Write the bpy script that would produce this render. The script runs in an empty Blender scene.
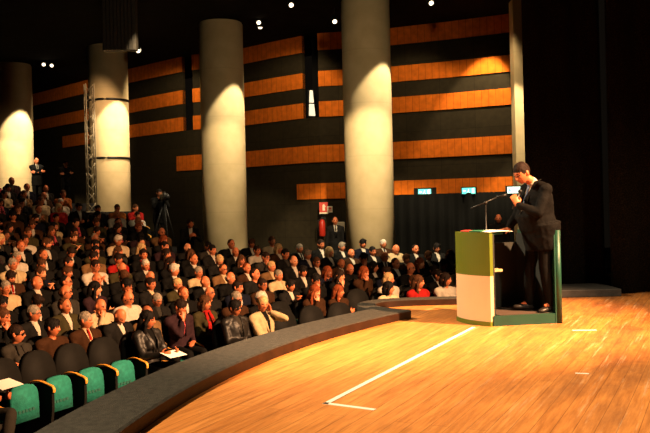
import bpy, bmesh, math, random
from mathutils import Vector, Matrix, noise
import numpy as np

RNG = random.Random(11)
SC = bpy.context.scene
COL = SC.collection
PI = math.pi
V = Vector

# ------------------------------------------------------------------ camera
EYE = 1.5
F = 800.0
ROLL = math.radians(1.4)
cam_data = bpy.data.cameras.new('camera')
cam_data.sensor_width = 36.0
cam_data.lens = F / 650.0 * 36.0
cam_data.shift_y = -8.5 / 650.0
cam_data.clip_end = 200
cam = bpy.data.objects.new('camera', cam_data)
cam.matrix_world = Matrix.Translation((0, 0, EYE)) @ Matrix.Rotation(PI / 2, 4, 'X') @ Matrix.Rotation(-ROLL, 4, 'Z')
COL.objects.link(cam)
SC.camera = cam


def ray(px, py):
    u, v = px - 325.0, py - 216.5
    c, s = math.cos(ROLL), math.sin(ROLL)
    uu, vv = u * c - v * s, v * c + u * s
    return uu / F, (vv + 8.5) / F          # x and downwards slope per unit depth


def on_z(px, py, z):
    a, b = ray(px, py)
    d = (EYE - z) / b
    return V((a * d, d, z))


def at_d(px, py, d):
    a, b = ray(px, py)
    return V((a * d, d, EYE - b * d))


def proj(p):
    u, v = p[0] / p[1] * F, -(p[2] - EYE) / p[1] * F - 8.5
    c, s = math.cos(ROLL), math.sin(ROLL)
    return 325 + u * c + v * s, 216.5 + v * c - u * s


# ------------------------------------------------------------------ materials
MATS = {}


def mat(name, col, rough=0.7, metal=0.0, var=0.0, scale=8.0, bump=0.0, bscale=60.0, emit=None, strength=0.0, spec=0.4, sheen=0.0):
    if name in MATS:
        return MATS[name]
    m = bpy.data.materials.new(name)
    m.use_nodes = True
    nt = m.node_tree
    b = nt.nodes['Principled BSDF']
    b.inputs['Base Color'].default_value = (*col, 1)
    b.inputs['Roughness'].default_value = rough
    b.inputs['Metallic'].default_value = metal
    b.inputs['Specular IOR Level'].default_value = spec
    if sheen:
        b.inputs['Sheen Weight'].default_value = sheen
    tc = nt.nodes.new('ShaderNodeTexCoord')
    if var > 0:
        n = nt.nodes.new('ShaderNodeTexNoise')
        n.inputs['Scale'].default_value = scale
        n.inputs['Detail'].default_value = 5
        r = nt.nodes.new('ShaderNodeValToRGB')
        r.color_ramp.elements[0].position = 0.3
        r.color_ramp.elements[1].position = 0.7
        r.color_ramp.elements[0].color = (*[max(0, c * (1 - var)) for c in col], 1)
        r.color_ramp.elements[1].color = (*[min(1, c * (1 + var)) for c in col], 1)
        nt.links.new(tc.outputs['Object'], n.inputs['Vector'])
        nt.links.new(n.outputs['Fac'], r.inputs['Fac'])
        nt.links.new(r.outputs['Color'], b.inputs['Base Color'])
    if bump > 0:
        n2 = nt.nodes.new('ShaderNodeTexNoise')
        n2.inputs['Scale'].default_value = bscale
        n2.inputs['Detail'].default_value = 3
        bp = nt.nodes.new('ShaderNodeBump')
        bp.inputs['Strength'].default_value = bump
        bp.inputs['Distance'].default_value = 0.02
        nt.links.new(tc.outputs['Object'], n2.inputs['Vector'])
        nt.links.new(n2.outputs['Fac'], bp.inputs['Height'])
        nt.links.new(bp.outputs['Normal'], b.inputs['Normal'])
    if emit:
        b.inputs['Emission Color'].default_value = (*emit, 1)
        b.inputs['Emission Strength'].default_value = strength
    MATS[name] = m
    return m


def cloth(name, col):
    if 'leather' in name:
        return mat('cloth ' + name, col, rough=0.5, var=0.2, scale=9, bump=0.25, bscale=14, spec=0.4)
    return mat('cloth ' + name, col, rough=0.85, var=0.18, scale=9, bump=0.35, bscale=22, spec=0.1)


def floor_material():
    m = bpy.data.materials.new('stage planks')
    m.use_nodes = True
    nt = m.node_tree
    L = nt.links.new
    b = nt.nodes['Principled BSDF']
    tc = nt.nodes.new('ShaderNodeTexCoord')
    mp = nt.nodes.new('ShaderNodeMapping')
    # planks run along the painted line (1.79, 3.6)
    mp.inputs['Rotation'].default_value = (0, 0, -math.atan2(3.6, 1.79))
    L(tc.outputs['Object'], mp.inputs['Vector'])
    br = nt.nodes.new('ShaderNodeTexBrick')
    br.offset = 0.37
    br.inputs['Scale'].default_value = 1.0
    br.inputs['Brick Width'].default_value = 2.6
    br.inputs['Row Height'].default_value = 0.13
    br.inputs['Mortar Size'].default_value = 0.003
    br.inputs['Mortar Smooth'].default_value = 0.3
    br.inputs['Bias'].default_value = 0.0
    br.inputs['Color1'].default_value = (0.54, 0.195, 0.045, 1)
    br.inputs['Color2'].default_value = (0.64, 0.250, 0.060, 1)
    br.inputs['Mortar'].default_value = (0.30, 0.115, 0.03, 1)
    L(mp.outputs['Vector'], br.inputs['Vector'])
    # grain stretched along planks
    mp2 = nt.nodes.new('ShaderNodeMapping')
    mp2.inputs['Scale'].default_value = (1.2, 16, 1)
    L(mp.outputs['Vector'], mp2.inputs['Vector'])
    n = nt.nodes.new('ShaderNodeTexNoise')
    n.inputs['Scale'].default_value = 1.6
    n.inputs['Detail'].default_value = 8
    n.inputs['Roughness'].default_value = 0.65
    L(mp2.outputs['Vector'], n.inputs['Vector'])
    r = nt.nodes.new('ShaderNodeValToRGB')
    r.color_ramp.elements[0].position = 0.33
    r.color_ramp.elements[0].color = (0.62, 0.55, 0.5, 1)
    r.color_ramp.elements[1].position = 0.62
    r.color_ramp.elements[1].color = (1.1, 1.1, 1.1, 1)
    L(n.outputs['Fac'], r.inputs['Fac'])
    mx = nt.nodes.new('ShaderNodeMixRGB')
    mx.blend_type = 'MULTIPLY'
    mx.inputs['Fac'].default_value = 0.85
    L(br.outputs['Color'], mx.inputs['Color1'])
    L(r.outputs['Color'], mx.inputs['Color2'])
    # worn darker and paler scuffed streaks, more of them where people walk (+x side)
    n2 = nt.nodes.new('ShaderNodeTexNoise')
    n2.inputs['Scale'].default_value = 0.9
    n2.inputs['Detail'].default_value = 7
    n2.inputs['Roughness'].default_value = 0.7
    mp3 = nt.nodes.new('ShaderNodeMapping')
    mp3.inputs['Scale'].default_value = (0.8, 2.6, 1)
    L(mp.outputs['Vector'], mp3.inputs['Vector'])
    L(mp3.outputs['Vector'], n2.inputs['Vector'])
    sep = nt.nodes.new('ShaderNodeSeparateXYZ')
    L(tc.outputs['Object'], sep.inputs['Vector'])
    mr = nt.nodes.new('ShaderNodeMapRange')
    mr.inputs['From Min'].default_value = 0.2
    mr.inputs['From Max'].default_value = 2.6
    mr.inputs['To Min'].default_value = 0.0
    mr.inputs['To Max'].default_value = 1.0
    L(sep.outputs['X'], mr.inputs['Value'])
    r2 = nt.nodes.new('ShaderNodeValToRGB')
    r2.color_ramp.elements[0].position = 0.40
    r2.color_ramp.elements[0].color = (0, 0, 0, 1)
    r2.color_ramp.elements[1].position = 0.66
    r2.color_ramp.elements[1].color = (1, 1, 1, 1)
    L(n2.outputs['Fac'], r2.inputs['Fac'])
    mul = nt.nodes.new('ShaderNodeMath')
    mul.operation = 'MULTIPLY'
    L(r2.outputs['Color'], mul.inputs[0])
    L(mr.outputs['Result'], mul.inputs[1])
    mul2 = nt.nodes.new('ShaderNodeMath')
    mul2.operation = 'MULTIPLY'
    mul2.inputs[1].default_value = 0.85
    L(mul.outputs['Value'], mul2.inputs[0])
    mx2 = nt.nodes.new('ShaderNodeMixRGB')
    mx2.inputs['Color2'].default_value = (0.20, 0.075, 0.028, 1)
    L(mul2.outputs['Value'], mx2.inputs['Fac'])
    L(mx.outputs['Color'], mx2.inputs['Color1'])
    n3 = nt.nodes.new('ShaderNodeTexNoise')
    n3.inputs['Scale'].default_value = 1.7
    n3.inputs['Detail'].default_value = 9
    n3.inputs['Roughness'].default_value = 0.75
    mp4 = nt.nodes.new('ShaderNodeMapping')
    mp4.inputs['Scale'].default_value = (0.35, 9, 1)
    mp4.inputs['Location'].default_value = (3, 7, 0)
    L(mp.outputs['Vector'], mp4.inputs['Vector'])
    L(mp4.outputs['Vector'], n3.inputs['Vector'])
    r3 = nt.nodes.new('ShaderNodeValToRGB')
    r3.color_ramp.elements[0].position = 0.56
    r3.color_ramp.elements[0].color = (0, 0, 0, 1)
    r3.color_ramp.elements[1].position = 0.66
    r3.color_ramp.elements[1].color = (0.55, 0.55, 0.55, 1)
    L(n3.outputs['Fac'], r3.inputs['Fac'])
    mul3 = nt.nodes.new('ShaderNodeMath')
    mul3.operation = 'MULTIPLY'
    L(r3.outputs['Color'], mul3.inputs[0])
    L(mr.outputs['Result'], mul3.inputs[1])
    mx3 = nt.nodes.new('ShaderNodeMixRGB')
    mx3.inputs['Color2'].default_value = (0.80, 0.52, 0.30, 1)
    L(mul3.outputs['Value'], mx3.inputs['Fac'])
    L(mx2.outputs['Color'], mx3.inputs['Color1'])
    L(mx3.outputs['Color'], b.inputs['Base Color'])
    b.inputs['Roughness'].default_value = 0.5
    b.inputs['Specular IOR Level'].default_value = 0.25
    return m


def column_material():
    m = bpy.data.materials.new('column concrete')
    m.use_nodes = True
    nt = m.node_tree
    L = nt.links.new
    b = nt.nodes['Principled BSDF']
    tc = nt.nodes.new('ShaderNodeTexCoord')
    n = nt.nodes.new('ShaderNodeTexNoise')
    n.inputs['Scale'].default_value = 2.2
    n.inputs['Detail'].default_value = 8
    L(tc.outputs['Object'], n.inputs['Vector'])
    r = nt.nodes.new('ShaderNodeValToRGB')
    r.color_ramp.elements[0].position = 0.3
    r.color_ramp.elements[0].color = (0.48, 0.375, 0.205, 1)
    r.color_ramp.elements[1].position = 0.7
    r.color_ramp.elements[1].color = (0.58, 0.46, 0.265, 1)
    L(n.outputs['Fac'], r.inputs['Fac'])
    w = nt.nodes.new('ShaderNodeTexWave')
    w.bands_direction = 'Z'
    w.inputs['Scale'].default_value = 0.22
    w.inputs['Distortion'].default_value = 0.2
    w.wave_profile = 'SAW'
    L(tc.outputs['Object'], w.inputs['Vector'])
    r2 = nt.nodes.new('ShaderNodeValToRGB')
    r2.color_ramp.elements[0].position = 0.0
    r2.color_ramp.elements[0].color = (0.8, 0.8, 0.8, 1)
    r2.color_ramp.elements[1].position = 0.03
    r2.color_ramp.elements[1].color = (1, 1, 1, 1)
    L(w.outputs['Fac'], r2.inputs['Fac'])
    mx = nt.nodes.new('ShaderNodeMixRGB')
    mx.blend_type = 'MULTIPLY'
    mx.inputs['Fac'].default_value = 0.5
    L(r.outputs['Color'], mx.inputs['Color1'])
    L(r2.outputs['Color'], mx.inputs['Color2'])
    L(mx.outputs['Color'], b.inputs['Base Color'])
    b.inputs['Roughness'].default_value = 0.9
    b.inputs['Specular IOR Level'].default_value = 0.1
    return m


def block_material(name, c1, c2, w, h):
    """wall cladding in large panels; uses UV in metres"""
    m = bpy.data.materials.new(name)
    m.use_nodes = True
    nt = m.node_tree
    L = nt.links.new
    b = nt.nodes['Principled BSDF']
    uv = nt.nodes.new('ShaderNodeUVMap')
    br = nt.nodes.new('ShaderNodeTexBrick')
    br.offset = 0.0
    br.inputs['Scale'].default_value = 1.0
    br.inputs['Brick Width'].default_value = w
    br.inputs['Row Height'].default_value = h
    br.inputs['Mortar Size'].default_value = 0.006
    br.inputs['Color1'].default_value = (*c1, 1)
    br.inputs['Color2'].default_value = (*c2, 1)
    br.inputs['Mortar'].default_value = (*[c * 0.45 for c in c1], 1)
    L(uv.outputs['UV'], br.inputs['Vector'])
    n = nt.nodes.new('ShaderNodeTexNoise')
    n.inputs['Scale'].default_value = 6
    n.inputs['Detail'].default_value = 8
    L(uv.outputs['UV'], n.inputs['Vector'])
    r = nt.nodes.new('ShaderNodeValToRGB')
    r.color_ramp.elements[0].position = 0.3
    r.color_ramp.elements[0].color = (0.72, 0.72, 0.72, 1)
    r.color_ramp.elements[1].position = 0.7
    r.color_ramp.elements[1].color = (1.15, 1.15, 1.15, 1)
    L(n.outputs['Fac'], r.inputs['Fac'])
    mx = nt.nodes.new('ShaderNodeMixRGB')
    mx.blend_type = 'MULTIPLY'
    mx.inputs['Fac'].default_value = 0.8
    L(br.outputs['Color'], mx.inputs['Color1'])
    L(r.outputs['Color'], mx.inputs['Color2'])
    L(mx.outputs['Color'], b.inputs['Base Color'])
    b.inputs['Roughness'].default_value = 0.85
    b.inputs['Specular IOR Level'].default_value = 0.15
    return m


def velvet_material(name, base, speck):
    """black drape with a nap of paler flecks"""
    m = bpy.data.materials.new(name)
    m.use_nodes = True
    nt = m.node_tree
    L = nt.links.new
    b = nt.nodes['Principled BSDF']
    tc = nt.nodes.new('ShaderNodeTexCoord')
    n = nt.nodes.new('ShaderNodeTexNoise')
    n.inputs['Scale'].default_value = 55
    n.inputs['Detail'].default_value = 6
    n.inputs['Roughness'].default_value = 0.8
    L(tc.outputs['Object'], n.inputs['Vector'])
    r = nt.nodes.new('ShaderNodeValToRGB')
    r.color_ramp.elements[0].position = 0.48
    r.color_ramp.elements[0].color = (*base, 1)
    r.color_ramp.elements[1].position = 0.68
    r.color_ramp.elements[1].color = (*speck, 1)
    L(n.outputs['Fac'], r.inputs['Fac'])
    L(r.outputs['Color'], b.inputs['Base Color'])
    b.inputs['Roughness'].default_value = 0.95
    b.inputs['Specular IOR Level'].default_value = 0.05
    return m


M_FLOOR = floor_material()
M_COLUMN = column_material()
M_WALL = block_material('dark wall cladding', (0.020, 0.0155, 0.0075), (0.025, 0.019, 0.009), 1.1, 0.55)
M_ORANGE = block_material('orange wall band', (0.60, 0.135, 0.008), (0.66, 0.155, 0.010), 0.22, 5.0)
M_VELVET = velvet_material('black velvet', (0.0022, 0.0022, 0.002), (0.030, 0.021, 0.011))
M_DRAPE = mat('black drape', (0.0028, 0.003, 0.0028), rough=0.9, spec=0.1)
M_BLACK = mat('flat black', (0.006, 0.006, 0.006), rough=0.9, spec=0.1)
M_CEIL = mat('ceiling black', (0.008, 0.008, 0.007), rough=0.95, spec=0.05, var=0.4, scale=3)
M_METAL = mat('black metal', (0.02, 0.02, 0.02), rough=0.4, metal=0.6)
M_ALU = mat('dull aluminium', (0.18, 0.15, 0.10), rough=0.5, metal=0.4)
M_KERBTOP = mat('charcoal stage edge', (0.037, 0.033, 0.026), rough=0.8, var=0.35, scale=20, bump=0.5, bscale=120, spec=0.25)
M_KERBFACE = mat('dark stained board', (0.022, 0.009, 0.004), rough=0.5, spec=0.2, var=0.35, scale=6)
M_AISLE = mat('dark carpet', (0.012, 0.011, 0.011), rough=0.95, var=0.3, scale=20, spec=0.05)
M_SEATBLACK = mat('black seat shell', (0.0038, 0.0036, 0.003), rough=0.75, spec=0.15, var=0.2, scale=12)
M_TEAL = mat('teal seat cloth', (0.012, 0.155, 0.120), rough=0.8, var=0.2, scale=20, bump=0.3, bscale=90, spec=0.2)
M_TEALMARK = mat('dark teal stitching', (0.008, 0.07, 0.058), rough=0.8)
M_ARMWOOD = mat('bent orange wood', (0.62, 0.27, 0.035), rough=0.4, var=0.15, scale=14)
M_TAPE = mat('white floor tape', (0.75, 0.70, 0.60), rough=0.6)
M_PAPER = mat('white paper', (0.82, 0.80, 0.76), rough=0.7)
M_SHOE = mat('black shoe leather', (0.012, 0.010, 0.009), rough=0.35)
M_EYE = mat('dark eye', (0.02, 0.012, 0.01), rough=0.2)
M_LIP = mat('lips', (0.40, 0.13, 0.10), rough=0.5)
M_GLASSFRAME = mat('black spectacle frame', (0.012, 0.011, 0.011), rough=0.3)
SKINS = [mat('skin %s' % n, c, rough=0.5, spec=0.35, var=0.08, scale=25) for n, c in
         (('tan', (0.42, 0.120, 0.046)), ('rosy', (0.50, 0.150, 0.060)), ('pale', (0.60, 0.235, 0.11)), ('olive', (0.26, 0.080, 0.033)))]
HAIRS = {n: mat(n + ' hair', c, rough=0.7, var=0.35, scale=40, bump=0.4, bscale=70, spec=0.12) for n, c in
         (('black', (0.005, 0.0035, 0.003)), ('dark brown', (0.013, 0.006, 0.0035)), ('brown', (0.055, 0.021, 0.008)), ('red', (0.17, 0.036, 0.010)),
          ('grey', (0.20, 0.165, 0.125)), ('white', (0.42, 0.37, 0.30)), ('blond', (0.42, 0.27, 0.12)))}
GARMENT = {'black': (0.0028, 0.0026, 0.0024), 'charcoal': (0.0065, 0.006, 0.0055), 'navy': (0.0035, 0.0045, 0.011), 'brown': (0.030, 0.0115, 0.004),
           'grey': (0.024, 0.021, 0.017), 'olive': (0.032, 0.026, 0.010), 'beige': (0.36, 0.27, 0.15), 'white': (0.40, 0.35, 0.28),
           'cream': (0.40, 0.30, 0.18), 'red': (0.24, 0.008, 0.006), 'purple': (0.022, 0.009, 0.012), 'tan': (0.13, 0.068, 0.027),
           'orange': (0.26, 0.075, 0.015), 'black leather': (0.006, 0.005, 0.0045), 'pink': (0.36, 0.05, 0.06), 'steel': (0.10, 0.13, 0.20), 'green': (0.03, 0.10, 0.05)}


# ------------------------------------------------------------------ object helpers
def new_obj(name, me, m=None, parent=None, smooth=None):
    o = bpy.data.objects.new(name, me)
    COL.objects.link(o)
    if m is not None and me is not None:
        ms = m if isinstance(m, (list, tuple)) else [m]
        for x in ms:
            me.materials.append(x)
    if parent:
        o.parent = parent
    if smooth and me is not None:
        me.polygons.foreach_set('use_smooth', [True] * len(me.polygons))
    return o


def mesh_of(bm, name='m', smooth=False):
    me = bpy.data.meshes.new(name)
    bmesh.ops.recalc_face_normals(bm, faces=bm.faces)
    bm.to_mesh(me)
    bm.free()
    if smooth:
        me.polygons.foreach_set('use_smooth', [True] * len(me.polygons))
    return me


def obj(name, bm, m, parent=None, smooth=False):
    return new_obj(name, mesh_of(bm, name, smooth), m, parent)


def tag(o, label=None, cat=None, group=None, kind=None):
    if label:
        o['label'] = label
    if cat:
        o['category'] = cat
    if group:
        o['group'] = group
    if kind:
        o['kind'] = kind
    return o


def empty(name, loc, rz=0.0, label=None, cat=None, group=None):
    o = bpy.data.objects.new(name, None)
    COL.objects.link(o)
    o.empty_display_size = 0.1
    o.location = loc
    o.rotation_euler = (0, 0, rz)
    return tag(o, label, cat, group)


def box(bm, x0, x1, y0, y1, z0, z1, mi=0, mtx=None, bevel=0.0):
    r = bmesh.ops.create_cube(bm, size=1.0)
    vs = r['verts']
    for v in vs:
        v.co = V(((x0 + x1) / 2 + v.co.x * (x1 - x0), (y0 + y1) / 2 + v.co.y * (y1 - y0), (z0 + z1) / 2 + v.co.z * (z1 - z0)))
    fs = list({f for v in vs for f in v.link_faces})
    for f in fs:
        f.material_index = mi
    if bevel:
        es = list({e for f in fs for e in f.edges})
        rr = bmesh.ops.bevel(bm, geom=es, offset=bevel, segments=2, affect='EDGES', profile=0.6)
        vs = list({v for f in rr['faces'] for v in f.verts} | {v for v in vs if v.is_valid})
        for f in rr['faces']:
            f.material_index = mi
    if mtx is not None:
        for v in vs:
            v.co = mtx @ v.co
    return vs


def prism(bm, pts, axis_vec, mi=0):
    """polygon (list of Vectors) extruded along axis_vec"""
    a = [bm.verts.new(p) for p in pts]
    b = [bm.verts.new(V(p) + V(axis_vec)) for p in pts]
    n = len(pts)
    fs = [bm.faces.new(a), bm.faces.new(b[::-1])]
    for i in range(n):
        fs.append(bm.faces.new((a[i], b[i], b[(i + 1) % n], a[(i + 1) % n])))
    for f in fs:
        f.material_index = mi
    return fs


def tube(bm, pts, radii, n=12, side=V((1, 0, 0)), mi=0):
    """closed tube through pts; radius r or (r along side, r across); side keeps the ring frame"""
    pts = [V(p) for p in pts]
    rings = []
    for i, p in enumerate(pts):
        t = (pts[min(i + 1, len(pts) - 1)] - pts[max(i - 1, 0)])
        t = t.normalized() if t.length > 1e-9 else V((0, 0, 1))
        s = side - t * side.dot(t)
        if s.length < 0.05:
            s = V((0, 1, 0)) - t * t.y
            if s.length < 0.05:
                s = V((0, 0, 1)) - t * t.z
        s.normalize()
        w = t.cross(s)
        r = radii[i]
        ra, rb = r if isinstance(r, (tuple, list)) else (r, r)
        rings.append([bm.verts.new(p + s * (ra * math.cos(2 * PI * k / n)) + w * (rb * math.sin(2 * PI * k / n))) for k in range(n)])
    fs = []
    for a, b in zip(rings, rings[1:]):
        for k in range(n):
            fs.append(bm.faces.new((a[k], a[(k + 1) % n], b[(k + 1) % n], b[k])))
    fs.append(bm.faces.new(rings[0][::-1]))
    fs.append(bm.faces.new(rings[-1]))
    for f in fs:
        f.material_index = mi
    return fs


def ball(bm, c, r, seg=14, ring=10, mtx=None):
    r3 = r if isinstance(r, (tuple, list)) else (r, r, r)
    res = bmesh.ops.create_uvsphere(bm, u_segments=seg, v_segments=ring, radius=1.0)
    for v in res['verts']:
        p = V((v.co.x * r3[0], v.co.y * r3[1], v.co.z * r3[2]))
        if mtx is not None:
            p = mtx @ p
        v.co = p + V(c)
    return res['verts']


def limb(bm, pts, radii, n=12, side=V((1, 0, 0))):
    tube(bm, pts, radii, n, side)
    for p, r in ((pts[0], radii[0]), (pts[-1], radii[-1])):
        rr = min(r) if isinstance(r, (tuple, list)) else r
        ball(bm, p, rr * 0.98, 10, 8)


def remesh(bm, voxel, smooth=1, name='m'):
    me = bpy.data.meshes.new('tmp')
    bmesh.ops.recalc_face_normals(bm, faces=bm.faces)
    bm.to_mesh(me)
    bm.free()
    o = bpy.data.objects.new('tmp', me)
    COL.objects.link(o)
    md = o.modifiers.new('r', 'REMESH')
    md.mode = 'VOXEL'
    md.voxel_size = voxel
    if smooth:
        s = o.modifiers.new('s', 'SMOOTH')
        s.iterations = smooth
        s.factor = 0.5
    dg = bpy.context.evaluated_depsgraph_get()
    dg.update()
    out = bpy.data.meshes.new_from_object(o.evaluated_get(dg))
    out.name = name
    bpy.data.objects.remove(o)
    bpy.data.meshes.remove(me)
    out.polygons.foreach_set('use_smooth', [True] * len(out.polygons))
    return out


# ------------------------------------------------------------------ figures
def head_bm(bm, M, fem=False, fine=False):
    """head around its centre, face to -Y, crown +0.115, chin -0.118"""
    su, sv = (48, 36) if fine else (36, 28)
    res = bmesh.ops.create_uvsphere(bm, u_segments=su, v_segments=sv, radius=1.0)
    for v in res['verts']:
        x, y, z = v.co
        p = V((0.076 * x, 0.098 * y, 0.117 * z))
        if z < 0:
            k = (-z) ** 1.4
            p.x *= 1 - (0.33 if fem else 0.27) * k
            if y > 0:
                p.y *= 1 - 0.45 * k
            elif z < -0.3:
                p.y *= 1 + 0.10 * (-z - 0.3)
        if z > 0 and y < 0:
            p.y *= 1 - 0.05 * z
        if y < -0.1:
            X, Z = p.x, p.z
            g = lambda x0, z0, sx, sz: math.exp(-((X - x0) / sx) ** 2 - ((Z - z0) / sz) ** 2)
            d = 0.0
            d -= 0.026 * g(0, -0.024, 0.014, 0.016) + 0.014 * g(0, 0.002, 0.011, 0.024)
            d -= 0.006 * (g(0.011, -0.028, 0.009, 0.009) + g(-0.011, -0.028, 0.009, 0.009))
            for s in (-1, 1):
                d += 0.012 * g(s * 0.031, 0.010, 0.017, 0.012)
                d -= 0.007 * g(s * 0.030, 0.034, 0.026, 0.010)
                d -= 0.005 * g(s * 0.045, -0.022, 0.02, 0.02)
            d -= 0.007 * g(0, -0.060, 0.022, 0.006) + 0.007 * g(0, -0.071, 0.018, 0.006)
            d += 0.004 * g(0, -0.0655, 0.026, 0.0035)
            d -= 0.010 * g(0, -0.104, 0.024, 0.016)
            d += 0.005 * g(0, -0.084, 0.02, 0.008)
            p.y += d
        v.co = M @ p
    for s in (-1, 1):
        ball(bm, M @ V((s * 0.031, -0.079, 0.010)), 0.0125, 10, 8)
        Mi = M.to_3x3() @ Matrix.Rotation(s * 0.35, 3, 'Z')
        ball(bm, M @ V((s * 0.079, 0.014, -0.002)), (0.011, 0.024, 0.033), 10, 8, Mi)


def hand_bm(bm, wrist, d, palm, thumb_side, curl=0.5, s=1.0):
    """palm and five unequal bent fingers; d = fingers' way, palm = way the palm faces, thumb_side = +-1"""
    d = d.normalized()
    palm = (palm - d * palm.dot(d)).normalized()
    a = d.cross(palm) * thumb_side
    a.normalize()                                       # towards the thumb
    kn = wrist + d * 0.088 * s
    tube(bm, [wrist - d * 0.02, wrist + d * 0.03 * s, kn], [(0.028 * s, 0.019 * s), (0.038 * s, 0.016 * s), (0.041 * s, 0.013 * s)], 10, a)
    for off, ln in ((0.031, 0.072), (0.0105, 0.081), (-0.0105, 0.075), (-0.030, 0.058)):
        b0 = kn + a * off * s
        l1, l2, l3 = ln * 0.45 * s, ln * 0.31 * s, ln * 0.26 * s
        c1, c2, c3 = curl * 0.75, curl * 1.7, curl * 2.4
        e = lambda t: d * math.cos(t) + palm * math.sin(t)
        p1 = b0 + e(c1) * l1
        p2 = p1 + e(c2) * l2
        p3 = p2 + e(c3) * l3
        limb(bm, [b0 - d * 0.02, b0, p1, p2, p3], [0.0085 * s, 0.0098 * s, 0.0092 * s, 0.0085 * s, 0.0072 * s], 8, a)
    t0 = wrist + d * 0.018 * s + a * 0.022 * s
    t1 = t0 + (d * 0.55 + a * 0.75 + palm * 0.25).normalized() * 0.042 * s
    t2 = t1 + (d * 0.85 + a * 0.25 + palm * (0.25 + curl * 0.7)).normalized() * 0.032 * s
    t3 = t2 + (d * 0.9 + palm * (0.3 + curl)).normalized() * 0.026 * s
    limb(bm, [t0, t1, t2, t3], [0.016 * s, 0.0125 * s, 0.0105 * s, 0.0085 * s], 8, a)


def ik(S, W, a, b, pole):
    d = W - S
    L = d.length
    if L > (a + b) * 0.995:
        W = S + d * ((a + b) * 0.995 / L)
        d = W - S
        L = d.length
    x = (a * a - b * b + L * L) / (2 * L)
    h = math.sqrt(max(0.0, a * a - x * x))
    u = d / L
    p = pole - u * pole.dot(u)
    p.normalize()
    return S + u * x + p * h, W


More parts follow.
